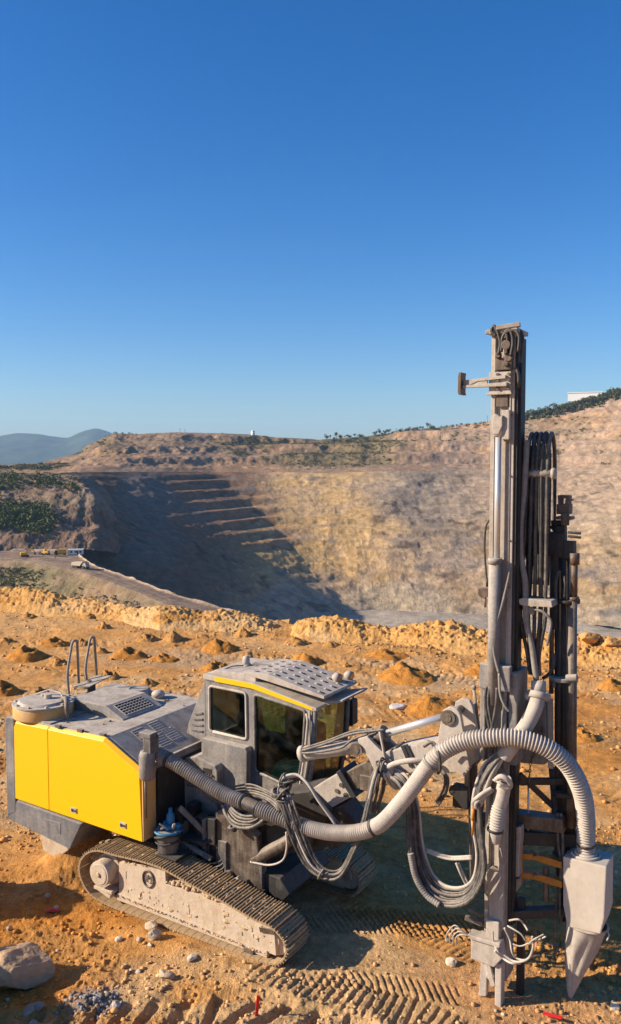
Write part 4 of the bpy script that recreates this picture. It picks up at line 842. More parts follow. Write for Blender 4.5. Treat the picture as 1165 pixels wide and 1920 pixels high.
CP(MB().bar((-.5, .95, 2.95), (-.1, .95, 2.82), .03, .03), 'yellow_bar', M['yellow'])
CP(MB().prism([(-.02, 2.75), (.0, 3.02), (.12, 3.0), (.12, 2.7)], .9, .93), 'green_blind', M['teal'])

# --- boom
bm = MB(); bm.bar(V(560, 1520, -.2), V(662, 1462, -.2), .36, .34)
boom = PR(bm, 'boom', M['pale'], .015); BPt = lambda mb, name, mat, bev=0.0: mb.build(name, mat, boom, bev)
BPt(MB().bar(V(659, 1464, -.2), V(667, 1459, -.2), .42, .40), 'boom_collar', M['rubber'], .01)
BPt(MB().bar(V(666, 1459, -.2), V(760, 1412, -.2), .28, .26).box(tuple(np.array(V(690, 1470, -.36))-np.array((.12, 0, .10))), tuple(np.array(V(690, 1470, -.36))+np.array((.12, .1, .10)))), 'inner_boom', M['steel'], .012)
for px, py in ((640, 1472), (648, 1490), (632, 1483)): q_ = V(px, py, -.39); BPt(MB().cyl((q_[0], -.40, q_[2]), (q_[0], -.36, q_[2]), .03, 10), 'boom_bolt', M['steel'])
BPt(MB().prism([V(a, b, -.38)[::2] for a, b in ((672, 1385), (690, 1380), (705, 1396), (735, 1425), (745, 1450), (705, 1448), (692, 1420), (676, 1403))], -.40, -.34).prism([V(a, b, -.38)[::2] for a, b in ((672, 1385), (690, 1380), (705, 1396), (735, 1425), (745, 1450), (705, 1448), (692, 1420), (676, 1403))], -.06, .0), 'boom_bracket', M['pale'], .008)
q_ = V(683, 1397, -.2); BPt(MB().cyl((q_[0], -.44, q_[2]), (q_[0], .03, q_[2]), .045, 14).cyl((q_[0], -.43, q_[2]), (q_[0], -.40, q_[2]), .09, 18), 'pivot_pin', M['steel'])
BPt(MB().tube([V(563, 1415, -.2), V(575, 1412, -.2), V(683, 1397, -.2)], [.06, .10, .10], 16).cyl(V(566, 1414, -.2), V(574, 1412, -.2), .115, 16), 'lift_cylinder', M['pale'])
BPt(MB().tube(spline([V(566, 1408, -.30), V(610, 1395, -.33), V(655, 1378, -.33), V(690, 1372, -.33), V(720, 1369, -.3)]), .018, 7).tube(spline([V(566, 1413, -.33), V(600, 1410, -.36), V(640, 1402, -.36), V(660, 1388, -.34), V(690, 1376, -.33)]), .016, 7).tube(spline([V(566, 1404, -.25), V(612, 1390, -.28), V(660, 1372, -.28), V(700, 1368, -.28)]), .016, 7), 'cylinder_hose', M['hose'])
BPt(MB().cyl(V(690, 1392, -.2), V(724, 1375, -.2), .10, 16).cyl(V(715, 1379, -.2), V(724, 1375, -.2), .115, 16), 'tilt_cylinder', M['steel'], .01)
BPt(MB().cyl(V(722, 1376, -.2), V(838, 1342, -.2), .047, 16), 'cylinder_rod', M['chrome'])
arm = [(722, 1410), (760, 1400), (800, 1392), (845, 1388), (880, 1400), (880, 1440), (850, 1450), (760, 1450), (728, 1440)]
BPt(MB().prism([V(a, b, -.35)[::2] for a, b in arm], -.36, .02), 'boom_head', M['pale'], .02)
hdp = [(833, 1330), (846, 1323), (860, 1327), (866, 1340), (884, 1440), (872, 1455), (820, 1418), (822, 1395)]
BPt(MB().prism([V(a, b, -.35)[::2] for a, b in hdp], -.40, -.33).prism([V(a, b, -.35)[::2] for a, b in hdp], .02, .09), 'head_plate', M['pale'], .01)
q_ = V(844, 1343, -.35); BPt(MB().cyl((q_[0], -.44, q_[2]), (q_[0], .12, q_[2]), .05, 16).cyl((q_[0], -.43, q_[2]), (q_[0], -.395, q_[2]), .095, 22), 'pivot_pin', M['steel'])
q_ = V(800, 1404, -.36); BPt(MB().cyl((q_[0], -.41, q_[2]), (q_[0], -.35, q_[2]), .12, 22), 'arm_boss', M['pale'], .01)
BPt(MB().bar(V(755, 1398, -.37), V(772, 1438, -.37), .02, .05).bar(V(762, 1396, -.37), V(779, 1432, -.37), .02, .04), 'cable_tie', M['rubber'])
BPt(MB().tube(spline([V(712, 1372, -.38), V(718, 1400, -.42), V(722, 1420, -.42), V(735, 1440, -.4)]), .017, 7), 'cylinder_hose', M['hose_pale'])
# slewing base under the boom
PR(MB().prism([V(a, b, -.2)[::2] for a, b in ((520, 1480), (600, 1470), (640, 1510), (600, 1575), (520, 1600))], -.48, .1).prism([V(a, b, -.2)[::2] for a, b in ((560, 1530), (655, 1500), (680, 1535), (650, 1580), (580, 1590))], -.38, -.02), 'boom_base', M['black'], .02)
lc = PR(MB().cyl(V(478, 1612, -.55), V(548, 1572, -.55), .085, 16).cyl(V(545, 1574, -.55), V(575, 1556, -.55), .045, 12), 'swing_cylinder', M['steel'], .008)
MB().tube(spline([V(470, 1616, -.62), V(505, 1622, -.66), V(530, 1613, -.68), V(538, 1590, -.7), V(537, 1560, -.7)]), .014, 7).build('cylinder_hose', M['hose_pale'], lc)

# --- drilling mast
mb = MB(); m0, m1, n0, n1 = 3.92, 4.20, -.35, -.06
for a, b in ((3.92, 3.985), (4.135, 4.20)): mb.box((a, n0, .22), (b, n1, 7.98))            # two flanges and a web
mb.box((3.985, n0+.03, .9), (4.135, n1-.02, 7.96)).box((3.96, n0-.012, .3), (3.972, n0, 7.9)).box((4.15, n0-.012, .3), (4.162, n0, 7.9))
mast = PR(mb, 'mast', M['mast'], .006); MP = lambda mb, name, mat, bev=0.0: mb.build(name, mat, mast, bev)
MP(MB().box((4.201, n0+.02, .9), (4.235, n1+.02, 7.9)).box((4.232, n0+.06, .9), (4.262, n1-.08, 7.6)), 'chain_channel', M['black'], .004)
for z in (7.0, 6.3, 5.55, 5.0): MP(MB().cyl((4.168, n0-.02, z), (4.168, n0, z), .012, 8), 'mast_bolt', M['steel'])
MP(MB().box((3.88, -.42, 7.94), (4.24, .02, 7.99)).bar((3.86, -.4, 7.96), (4.2, -.3, 8.02), .07, .04).bar((4.0, -.42, 8.0), (4.26, -.36, 8.03), .10, .05), 'crown_plate', M['mast'], .006)
hc = MB(); hc.box((3.985, -.40, 7.52), (4.09, -.35, 7.66)).box((3.99, -.44, 7.66), (4.05, -.36, 7.72)).cyl((4.12, -.45, 7.80), (4.12, -.33, 7.80), .055, 14).cyl((4.14, -.43, 7.66), (4.14, -.33, 7.66), .05, 14).box((4.09, -.41, 7.52), (4.18, -.34, 7.94)).box((4.0, -.38, 7.40), (4.08, -.34, 7.47)).box((3.99, -.365, 7.10), (4.13, -.345, 7.52)).cyl((4.10, -.44, 7.90), (4.10, -.36, 7.90), .03, 10).box((4.10, -.46, 7.56), (4.15, -.4, 7.60))
MP(hc, 'crown_valve_block', M['mast_brown'], .008)
for pts in (((930, 630), (922, 620), (928, 612), (938, 640), (935, 665)), ((950, 665), (952, 635), (948, 622), (957, 620), (962, 640), (958, 668)), ((940, 660), (943, 632), (952, 622), (966, 620), (974, 632), (972, 660)),):
    MP(MB().tube(spline([V(a, b, -.43) for a, b in pts], 8), .020, 7), 'crown_hose', M['hose_dark'])
MB().tube(spline([V(966, 617, -.30), V(976, 622, -.28), V(980, 640, -.26), V(976, 665, -.24), V(974, 700, -.2), V(973, 760, -.18), V(972, 840, -.16)], 8), .024, 8).tube(spline([V(962, 620, -.26), V(970, 645, -.24), V(976, 690, -.24), V(972, 730, -.2), V(971, 850, -.2)], 8), .018, 7).tube(spline([V(966, 690, -.38), V(972, 700, -.38), V(973, 720, -.36), V(972, 728, -.3)], 6), .02, 7).split('side_hose', M['hose_dark'], mast)
# rod guide arm pointing backwards
ga = MB(); ga.box((3.91, -.40, 7.26), (4.17, -.36, 7.50)).box((3.88, -.41, 7.24), (4.18, -.35, 7.265))
ga.prism([(3.61, 7.33), (3.61, 7.42), (4.12, 7.46), (4.12, 7.42), (3.78, 7.40)], -.44, -.40).prism([(3.61, 7.33), (3.61, 7.36), (4.14, 7.375), (4.14, 7.33), (3.9, 7.33)], -.46, -.40).box((3.60, -.43, 7.335), (3.9, -.40, 7.415))
gao = MP(ga, 'guide_arm', M['mast'], .005); MB().prism([(3.575, 7.25), (3.565, 7.28), (3.565, 7.47), (3.575, 7.51), (3.61, 7.51), (3.605, 7.47), (3.605, 7.28), (3.615, 7.25)], -.50, -.34).build('end_pad', M['mast_brown'], gao, .006)
for u in (4.02, 4.15):
    for z in (7.47, 7.40, 7.31): MB().cyl((u, -.43, z), (u, -.39, z), .018, 7).build('arm_bolt', M['steel'], gao)
# rope anchor and feed cylinder
MP(MB().prism([(3.97, 6.86), (3.99, 7.0), (4.02, 7.02), (4.05, 7.0), (4.07, 6.98), (4.10, 7.0), (4.10, 6.88), (4.06, 6.78), (3.99, 6.78)], -.47, -.36).box((4.08, -.43, 6.72), (4.17, -.35, 7.06)), 'rod_anchor', M['mast'], .012)
MP(MB().cyl((4.035, -.405, 5.2), (4.035, -.405, 6.86), .036, 16).cyl((4.035, -.405, 6.76), (4.035, -.405, 6.86), .055, 16), 'feed_rod', M['chrome'])
MP(MB().cyl((4.02, -.425, 3.6), (4.02, -.425, 5.32), .072, 18).cyl((4.02, -.425, 5.27), (4.02, -.425, 5.34), .082, 18), 'feed_cylinder', M['grey'])
MP(MB().tube(spline([V(957, 1062, -.37), V(952, 1090, -.40), V(940, 1140, -.44), V(928, 1180, -.47), V(926, 1220, -.48), V(936, 1262, -.48)], 8), .018, 7), 'feed_hose', M['hose_grey'])
# cradle carrying the mast on the boom
cr_ = MB(); cr_.box((3.86, -.42, 2.95), (3.925, .02, 4.06)).box((4.20, -.40, 2.9), (4.30, .02, 4.0)).box((3.86, -.46, 3.78), (4.23, -.36, 4.08)).box((3.90, -.44, 2.9), (3.93, -.35, 3.8)).box((4.13, -.43, 2.85), (4.18, -.35, 3.8)).box((3.93, -.46, 3.70), (4.05, -.36, 3.82))
MP(cr_, 'mast_cradle', M['grey'], .02)
for k, (u0, u1) in enumerate(((3.95, 4.02), (3.99, 4.06), (4.08, 4.01))): MP(MB().tube(spline([(u0, -.47, 3.82), (u0+.0, -.50, 3.6), (u1, -.47, 3.2), (u1+.03, -.46, 2.8)], 8), .018, 7), 'cradle_hose', M['hose'])
MP(MB().tube(spline([V(936, 1262, -.48), V(938, 1300, -.52), V(946, 1322, -.52), V(955, 1334, -.5)], 8), .016, 7), 'cradle_hose', M['hose_grey'])
MP(MB().cyl(V(889, 1292, .2), V(900, 1385, .2), .022, 8).ball(V(889, 1289, .2), .035, 8, 6), 'sensor_pole', M['grey'])
# sensor lead and lamp on the far side
MP(MB().tube(spline([V(918, 975, -.1), V(911, 990, -.1), V(909, 1030, -.1), V(912, 1075, -.1), V(914, 1092, -.1)], 8), .012, 6).cyl(V(914, 1085, -.1), V(914, 1100, -.1), .02, 8), 'sensor_lead', M['black'])
q_ = Vector(V(909, 1114, -.1)); MP(MB().prism([(q_.x-.06, q_.z+.0), (q_.x-.06, q_.z+.07), (q_.x+.07, q_.z+.08), (q_.x+.07, q_.z+.0), (q_.x+.02, q_.z-.04), (q_.x-.02, q_.z-.04)], -.16, -.04).cyl((q_.x+.01, -.1, q_.z-.04), (q_.x+.01, -.1, q_.z-.16), .015, 8).bar((q_.x+.05, -.1, q_.z+.05), (3.93, -.1, q_.z+.05), .03, .03), 'angle_sensor', M['mast_brown'])
MP(MB().bar((3.93, -.2, 5.55), (3.86, -.12, 5.60), .03, .05).bar((3.93, -.2, 5.4), (3.87, -.12, 5.35), .03, .05), 'sensor_bracket', M['black'])
# lower mast and foot
MP(MB().prism([(4.02, 1.0), (3.98, 1.55), (4.02, 1.62), (4.14, 1.58), (4.12, 1.0)], -.46, -.36).box((4.12, -.46, .9), (4.19, -.36, 2.6)), 'lower_guard', M['mast'], .01)
MP(MB().prism([(3.83, .50), (3.83, .75), (3.92, .80), (4.19, .78), (4.22, .62), (4.12, .48)], -.56, -.40).box((3.80, -.60, .76), (4.2, -.44, .81)).box((4.0, -.52, .76), (4.16, -.40, 1.02)), 'foot_block', M['pale'], .012)
MP(MB().prism([(3.90, .0), (3.93, .52), (4.01, .52), (4.0, .03)], -.47, -.38).prism([(4.12, -.02), (4.12, .52), (4.20, .52), (4.20, -.02)], -.52, -.38).prism([(3.95, .12), (3.98, .5), (4.15, .5), (4.15, .14)], -.30, -.12), 'foot_leg', M['pale'], .012)
MP(MB().bar((4.02, -.5, .5), (4.10, -.5, .22), .05, .06).cyl((4.06, -.52, .33), (4.06, -.44, .33), .05, 12).box((4.0, -.5, .3), (4.06, -.44, .48)), 'foot_link', M['pale'], .008)
for L_, r_ in (([(946, 1740), (956, 1762), (960, 1784), (968, 1796), (984, 1800), (996, 1792), (1000, 1775), (998, 1756)], .016), ([(930, 1776), (945, 1790), (962, 1802), (978, 1803), (992, 1796), (999, 1780), (1001, 1760)], .02), ([(928, 1782), (944, 1797), (960, 1806), (976, 1806)], .02),
               ([(952, 1736), (966, 1744), (978, 1752), (986, 1764)], .014), ([(955, 1726), (972, 1724), (982, 1732), (990, 1745)], .016), ([(962, 1770), (975, 1774), (988, 1770), (1004, 1760), (1020, 1752)], .012), ([(990, 1770), (1006, 1764), (1024, 1756)], .012), ([(924, 1745), (926, 1768), (934, 1784), (944, 1790)], .014)):
    MP(MB().tube(spline([V(a, b, -.60+.03*math.sin(a)) for a, b in L_], 8), r_*.72, 7), 'foot_hose', M['hose_pale'])
for k in range(4): MP(MB().tube(spline([(3.86-.03*k, -.58, .79), (3.74-.03*k, -.62, .80+.03*k), (3.64-.04*k, -.55, .70), (3.62-.04*k, -.48, .56)], 6), .008, 6), 'foot_hose', M['hose_pale'])
MP(MB().bar((3.70, -.4, .9), (3.92, -.4, .88), .05, .05).bar((3.72, -.35, .98), (3.92, -.38, .96), .03, .03), 'foot_valve', M['steel'])
# mast lift cylinders behind the boom head
MP(MB().cyl((3.62, .05, 1.95), (3.60, .05, 2.95), .06, 14).box((3.54, -.05, 2.85), (3.70, .15, 2.98)), 'jack_rod', M['steel'], .006)
MP(MB().cyl((3.66, .12, 1.05), (3.64, .08, 2.18), .095, 16).cyl((3.64, .08, 2.1), (3.64, .08, 2.22), .11, 16), 'jack_cylinder', M['grey_dark'], .008)
MP(MB().tube([V(876, 1500, -.1), V(876, 1400, -.1), V(880, 1392, -.1), V(900, 1394, -.1), V(906, 1405, -.1)], .035, 8), 'tube_frame', M['grey'])
MP(MB().ball(V(852, 1482, -.1), .07, 12, 8).box(tuple(np.array(V(866, 1492, -.1))-np.array((.1, .06, .14))), tuple(np.array(V(866, 1492, -.1))+np.array((.1, .06, .14)))), 'jack_joint', M['black'], .01)
MB().bar((4.2, -.25, 1.02), (4.85, .05, 1.10), .12, .10).bar((4.2, -.05, 1.9), (4.9, .15, 1.95), .14, .16).bar((3.6, .1, 1.95), (4.9, .2, 1.92), .10, .16).bar((4.2, -.1, 2.6), (4.85, .15, 2.65), .06, .08).bar((4.25, -.1, 2.7), (4.8, .2, 2.1), .05, .07).split('rod_rack_frame', M['black'], mast, .01)

# --- hose guide with its row of hoses
gd = MB(); q0 = V(981, 888, -.12); q1 = V(1041, 888, -.12); gd.cyl(q0, q1, .05, 14).cyl(V(1035, 888, -.12), V(1042, 888, -.12), .065, 12)
hg = MP(gd, 'hose_roller', M['mast'])
MP(MB().prism([(4.28, 5.75), (4.20, 6.15), (4.36, 6.35), (4.40, 5.6)], .0, .03).prism([(4.24, 5.3), (4.22, 5.8), (4.36, 5.9), (4.36, 5.2)], .03, .08), 'guide_plate', M['black'], .006)
MB().bar(V(968, 890, 0), V(980, 890, 0), .06, .10).bar(V(970, 965, 0), V(980, 1010, 0), .06, .3).bar((4.2, -.1, 4.78), (4.3, -.1, 4.78), .1, .14).bar((4.2, -.1, 4.45), (4.3, -.1, 4.45), .1, .18).bar((4.22, -.05, 5.6), (4.34, .0, 5.7), .06, .6).split('guide_mount', M['black'], mast, .006)
gx = [990, 999, 1008, 1017, 1028]
bx = [979, 992, 1004, 1015, 1024]
for i in range(5):
    u0 = V(gx[i], 880, -.12)[0]; ub = V(bx[i], 1110, -.12)[0]
    pts = [(u0-.05, .36, 4.95), (u0-.05, .37, 5.8), (u0-.045, .33, 6.48), (u0-.035, .22, 6.72), (u0-.02, .09, 6.80), (u0-.01, -.03, 6.72), (u0, -.12, 6.55), (u0, -.14, 6.25), ((u0+ub)/2, -.14, 5.6), (ub, -.14, 4.95), (ub, -.14, 4.60), ((ub*.5+4.42*.5), -.15, 4.2), (4.38+.028*i, -.16, 3.95)]
    MP(MB().tube(spline(pts, 9), .023+.004*(i % 2), 9), 'guide_hose', M['hose_dark'] if i in (1, 3) else M['hose'])
MP(MB().tube(spline([V(988, 826, -.18), V(986, 870, -.2), V(983, 920, -.2), V(977, 980, -.22), V(977, 1040, -.22), V(985, 1090, -.22), V(986, 1130, -.22), V(988, 1170, -.22), V(998, 1215, -.22), V(1006, 1275, -.2)], 8), .036, 10), 'guide_hose', M['hose_grey'])
for px in (994, 1003, 1022): MP(MB().tube(spline([V(px, 835, .05), V(px-4, 950, .05), V(px-5, 1050, .05), V(px-9, 1125, .05)], 8), .016, 7), 'guide_hose', M['hose_dark'])
q_ = V(1010, 872, 0); MP(MB().box((q_[0]-.03, -.05, q_[2]-.06), (q_[0]+.03, .0, q_[2]+.08)), 'guide_latch', M['yellow'])
MP(MB().prism([V(a, b, -.22)[::2] for a, b in ((975, 1122), (984, 1120), (1036, 1126), (1038, 1138), (985, 1135), (976, 1132))], -.27, -.02), 'hose_clamp_bar', M['mast'], .008)
MP(MB().tube(spline([V(996, 1143, -.2), V(1010, 1144, -.22), V(1022, 1150, -.22), V(1033, 1165, -.2), V(1030, 1190, -.18), V(1026, 1210, -.15)], 8), .016, 7).box(tuple(np.array(V(996, 1145, -.2))-np.array((.04, .03, .04))), tuple(np.array(V(996, 1145, -.2))+np.array((.04, .03, .04)))), 'signal_hose', M['hose_grey'])
cl = MB(); q0 = V(1010, 1277, -.18); q1 = V(1010, 1300, -.22); cl.cyl(q0, q1, .085, 18); a0 = V(1008, 1308, -.25)
cl.ball(V(992, 1304, -.24), .06, 8, 6).ball(V(1024, 1306, -.22), .06, 8, 6).cyl(V(1010, 1298, -.22), V(1008, 1310, -.25), .12, 16)
MP(cl, 'hose_coupling', M['hose_pale'])
# grey cover, chain and uprights under the coupling
MP(MB().prism(rr_([V(a, b, .0)[::2] for a, b in ((978, 1312), (1026, 1318), (1028, 1432), (976, 1428))], .05), -.06, .16), 'hose_cover', M['grey'], .015)
MB().bar(V(970, 1290, -.1), V(970, 1440, -.1), .06, .07).box(tuple(np.array(V(972, 1300, -.12))-np.array((.06, .05, .1))), tuple(np.array(V(972, 1300, -.12))+np.array((.06, .05, .1)))).bar(V(1032, 1310, 0), V(1033, 1440, 0), .05, .06).split('cover_post', M['pale'], mast, .006)
ck = MB()
L = spline([V(1018, 1362, -.09), V(1016, 1380, -.09), V(1008, 1400, -.09), V(1000, 1418, -.09), V(995, 1432, -.09), V(992, 1475, -.08)], 8)
pts_, s_ = resample(L, .042)
for i in range(len(pts_)-1):
    a, b = pts_[i], pts_[i+1]; d = (b-a); side = np.array([.016, 0, 0]) if i % 2 else np.array([0, .016, 0]); mid_ = (a+b)/2
    ck.tube([a-d*.2, mid_+side, b+d*.2, mid_-side, a-d*.2], .005, 5)
MP(ck, 'chain', M['steel'])
MP(MB().cyl(V(991, 1470, -.02), V(991, 1560, -.02), .012, 8).cyl(V(991, 1530, -.02), V(991, 1555, -.02), .02, 8), 'chain_bar', M['chrome'])

# --- rod carousel
rc = MB()
q = lambda px, py, v=.12: V(px, py, v)
for px, y0, y1, r in ((1048, 1030, 1590, .05), (1060, 1022, 1690, .055), (1071, 1118, 1560, .052)): rc.cyl(q(px, y0), q(px, y1), r, 14)
rc.split('drill_rod', M['black'], mast)
CR = lambda mb, name, mat, bev=0.0: MP(mb, name, mat, bev)
CR(MB().cyl(q(1077, 1040, .05), q(1076, 1125, .05), .042, 14).cyl(q(1077.5, 1037, .05), q(1077, 1058, .05), .06, 16).cyl(q(1076, 1119, .05), q(1076, 1125, .05), .062, 14), 'drill_rod', M['mast_brown'])
CR(MB().cyl(q(1073, 1125, .05), q(1072, 1550, .05), .058, 14), 'drill_rod', M['steel'])
CR(MB().cyl(q(1052, 1000, .15), q(1052, 1700, .15), .04, 12), 'drill_rod', M['mast_brown'])
CR(MB().cyl(q(1036, 1030, .1), q(1034, 1300, .1), .028, 10), 'drill_rod', M['mast_brown'])
CR(MB().box(tuple(np.array(q(1044, 1020))-np.array((.1, .1, .14))), tuple(np.array(q(1044, 1020))+np.array((.1, .1, .14)))).box(tuple(np.array(q(1062, 1030))-np.array((.1, .08, .1))), tuple(np.array(q(1062, 1030))+np.array((.1, .08, .1)))).bar(q(1034, 980), q(1060, 980), .05, .06).bar(q(1034, 985), q(1058, 1010), .04, .06).cyl(q(1065, 998, .0), q(1090, 1000, .0), .016, 8).cyl(q(1065, 1005, .0), q(1090, 1008, .0), .016, 8).bar(q(1052, 985), q(1052, 1020), .12, .12), 'carousel_head', M['black'], .01)
hm_ = MB(); hm_.box(tuple(np.array(q(1059, 948))-np.array((.075, .08, .10))), tuple(np.array(q(1059, 948))+np.array((.075, .08, .02)))).prism([q(a, b)[::2] for a, b in ((1049, 928), (1070, 929), (1069, 946), (1062, 946), (1064, 934), (1055, 934), (1054, 948), (1050, 948))], .04, .2).cyl(q(1060, 962, .05), q(1060, 985, .05), .05, 12).box(tuple(np.array(q(1059, 971))-np.array((.095, .1, .018))), tuple(np.array(q(1059, 971))+np.array((.095, .1, .018)))).cyl(q(1066, 938, .05), q(1076, 937, .05), .012, 6)
CR(hm_, 'carousel_motor', M['mast_brown'], .008)
CR(MB().bar(q(1034, 1285), q(1052, 1280), .08, .06).cyl(q(1062, 1271, .0), q(1083, 1271, .0), .045, 14).cyl(q(1056, 1268, .1), q(1056, 1275, .1), .16, 18), 'rod_clamp', M['grey'], .008)
MB().cyl(q(1062, 1123), q(1062, 1130), .16, 18).cyl(q(1060, 1480), q(1060, 1488), .17, 18).cyl(q(1060, 1600), q(1060, 1606), .15, 18).box(tuple(np.array(q(1046, 1100))-np.array((.04, .1, .5))), tuple(np.array(q(1046, 1100))+np.array((.03, .1, .4)))).split('carousel_plate', M['black'], mast)
MB().tube(spline([q(1050, 1070, -.02), q(1044, 1085, -.04), q(1042, 1110, -.04), q(1043, 1130, -.02)], 6), .022, 8).tube(spline([q(1058, 1080, -.02), q(1060, 1100, -.04), q(1058, 1122, -.02)], 6), .014, 6).tube(spline([q(1040, 1225, .0), q(1038, 1250, -.05), q(1028, 1265, -.05), q(1018, 1272, -.05)], 6), .02, 8).split('carousel_hose', M['hose_dark'], mast)
# rod arms and the lower clamp post
MP(MB().prism([V(a, b, -.15)[::2] for a, b in ((964, 1548), (980, 1546), (980, 1568), (977, 1600), (977, 1640), (966, 1640), (966, 1575))], -.22, -.08).prism([V(a, b, -.15)[::2] for a, b in ((962, 1645), (976, 1645), (976, 1662), (962, 1682), (958, 1676))], -.2, -.1), 'clamp_post', M['mast'], .01)
MP(MB().bar(V(979, 1582, -.1), V(979, 1655, -.1), .02, .02), 'post_edge', M['orange'])
for y in (1602, 1638): MP(MB().prism([V(a, b, -.05)[::2] for a, b in ((980, y-5), (1000, y-3), (1002, y+1), (1012, y-1), (1030, y+3), (1056, y+12), (1056, y+24), (1028, y+16), (1004, y+8), (980, y+6))], -.1, .02), 'rod_arm', M['orange'], .008)
MB().cyl(V(1024, 1625, -.05), V(1024, 1690, -.05), .035, 10).box(tuple(np.array(V(1000, 1555, .1))-np.array((.25, .1, .06))), tuple(np.array(V(1000, 1555, .1))+np.array((.25, .1, .04)))).bar(V(950, 1530, 0), V(1060, 1545, 0), .2, .16).split('breakout_table', M['steel'], mast, .01)
MB().tube(spline([V(1046, 1525, -.05), V(1047, 1580, -.05), V(1052, 1620, -.06), V(1050, 1680, -.06), V(1052, 1730, -.05)], 8), .018, 7).tube(spline([V(1052, 1525, -.05), V(1056, 1580, -.05), V(1054, 1650, -.06), V(1044, 1690, -.06), V(1040, 1765, -.05)], 8), .018, 7).tube(spline([V(1038, 1770, -.06), V(1042, 1788, -.06), V(1046, 1770, -.06)], 6), .014, 6).split('lower_hose', M['hose'], mast)
MB().cyl(V(1036, 1440, .1), V(1056, 1725, .1), .045, 12).cyl(V(950, 1440, .1), V(955, 1640, .1), .06, 12).bar(V(960, 1500, .1), V(960, 1720, .1), .08, .08).split('lower_rail', M['black'], mast)
MP(MB().box((4.28, -.20, .0), (4.36, -.12, 1.2)), 'casing_tube', M['black'])
# small light block beside the boom head
MP(MB().box(tuple(np.array(V(1052, 1560, .2))-np.array((.1, .02, .07))), tuple(np.array(V(1052, 1560, .2))+np.array((.22, .05, .07)))), 'side_shield', M['pale'], .008)

# --- dust collector and its big hose
cb = MB(); ft = [V(a, b, -.12)[::2] for a, b in ((1056, 1606), (1138, 1608), (1133, 1722), (1126, 1752), (1064, 1738), (1056, 1697))]; ft = [(ft[0][0], ft[0][1]), (ft[1][0], ft[0][1]), ft[2], ft[3], ft[4], ft[5]]
bk_ = [(u+(.0 if k < 2 else .02), z+(0.0 if k < 2 else .06 if k in (3, 4) else .03)) for k, (u, z) in enumerate(ft)]
cb.frustum(ft, -.12, bk_, .26); box_ = PR(cb, 'dust_collector', M['collector'], .014)
e = np.array(V(1098, 1612, .05)); zt = ft[0][1]
MB().cyl((e[0], .06, zt-.01), (e[0], .06, zt+.05), .135, 24).tube([(e[0]+.155*math.cos(a), .06+.155*math.sin(a), zt+.012) for a in np.linspace(0, 2*math.pi, 25)], .018, 6).build('inlet_ring', M['hose_pale'], box_)
zb = min(p[1] for p in ft)+.02; uc = (ft[3][0]+ft[4][0])/2; tip = np.array(V(1069, 1872, .05)); bagm = MB(); rgs = random.Random(4)
rows = 22; nn = 30; vs = []
for i in range(rows):
    t = i/(rows-1); zc = zb*(1-t)+.015*t; w = (1-t)**1.05; ru = (.225*w+.02); rv = (.16*w+.016); cx = uc*(1-t**.75)+tip[0]*t**.75; cv = .06*(1-t)+.05*t
    for k in range(nn):
        a = 2*math.pi*k/nn; fold = 1+(.16*math.sin(3*a+1.0+2.2*t)+.10*math.sin(7*a+3*t)+.05*math.sin(13*a))*min(1, 3*t)*(1 if t < .93 else .4)
        vs.append((cx+ru*fold*math.cos(a), cv+rv*fold*math.sin(a), zc+.012*math.sin(5*a)*t))
bagm.add(vs, [(i*nn+k, i*nn+(k+1) % nn, (i+1)*nn+(k+1) % nn, (i+1)*nn+k) for i in range(rows-1) for k in range(nn)], True)
bag = bagm.build('dust_bag', M['hose_pale'], box_)
MB().tube([(uc+.235*math.cos(a), .06+.175*math.sin(a), zb-.015+.012*math.sin(a)) for a in np.linspace(0, 2*math.pi, 33)], .016, 6).tube(spline([(uc+.235, .0, zb), (uc+.27, -.04, zb-.02), (uc+.25, -.05, zb-.09)], 5), .01, 5).build('bag_strap', M['pale'], bag)
PR(MB().bar((4.95, .27, 1.0), (4.80, .30, 1.05), .06, .06).bar((5.0, .27, 1.6), (4.8, .3, 1.6), .06, .06), 'collector_mount', M['black'])

HO = [(296, 1413, -.98), (316, 1424, -.97), (336, 1436, -.95), (381, 1465, -.92), (420, 1489, -.92), (457, 1504, -.92), (484, 1516, -.92), (518, 1530, -.92), (546, 1541, -.92), (580, 1553, -.92), (621, 1561, -.92), (666, 1561, -.92), (700, 1552, -.90), (724, 1536, -.88), (760, 1495, -.82), (784, 1463, -.78), (808, 1431, -.74), (832, 1408, -.72), (872, 1390, -.68), (924, 1383, -.64), (979, 1386, -.56), (1031, 1405, -.46), (1068, 1438, -.34), (1092, 1488, -.20), (1099, 1539, -.05), (1099, 1580, .03), (1099, 1618, .055)]
hp = [V(a, b, v) for a, b, v in HO]; hs = spline(hp, 14); P_, s_ = resample(hs, .0075)
kx = np.array([np.argmin(np.linalg.norm(P_-np.array(q_), axis=1)) for q_ in hp])
def hose_piece(i0, i1, r, pitch, name, mat, par=None, depth=.012):
    a, b = kx[i0], kx[i1]; seg = P_[a:b+1]; ss = s_[a:b+1]
    if pitch: rad = r+depth*np.sign(np.sin(2*math.pi*ss/pitch))*np.abs(np.sin(2*math.pi*ss/pitch))**.6
    else: seg = seg[::4]; rad = np.full(len(seg), r)
    return MB().tube(list(seg), list(rad), 18).build(name, mat, par or rig)
big = hose_piece(0, 5, .092, .036, 'dust_hose', M['hose_grey'])
hose_piece(5, 6, .088, 0, 'hose_sleeve', M['hose_dark'], big); hose_piece(6, 9, .094, .036, 'hose_length', M['hose_grey'], big)
hose_piece(9, 12, .094, .03, 'hose_length', M['hose_pale'], big, .008); hose_piece(12, 16, .098, .03, 'hose_length', M['hose_pale'], big, .003)
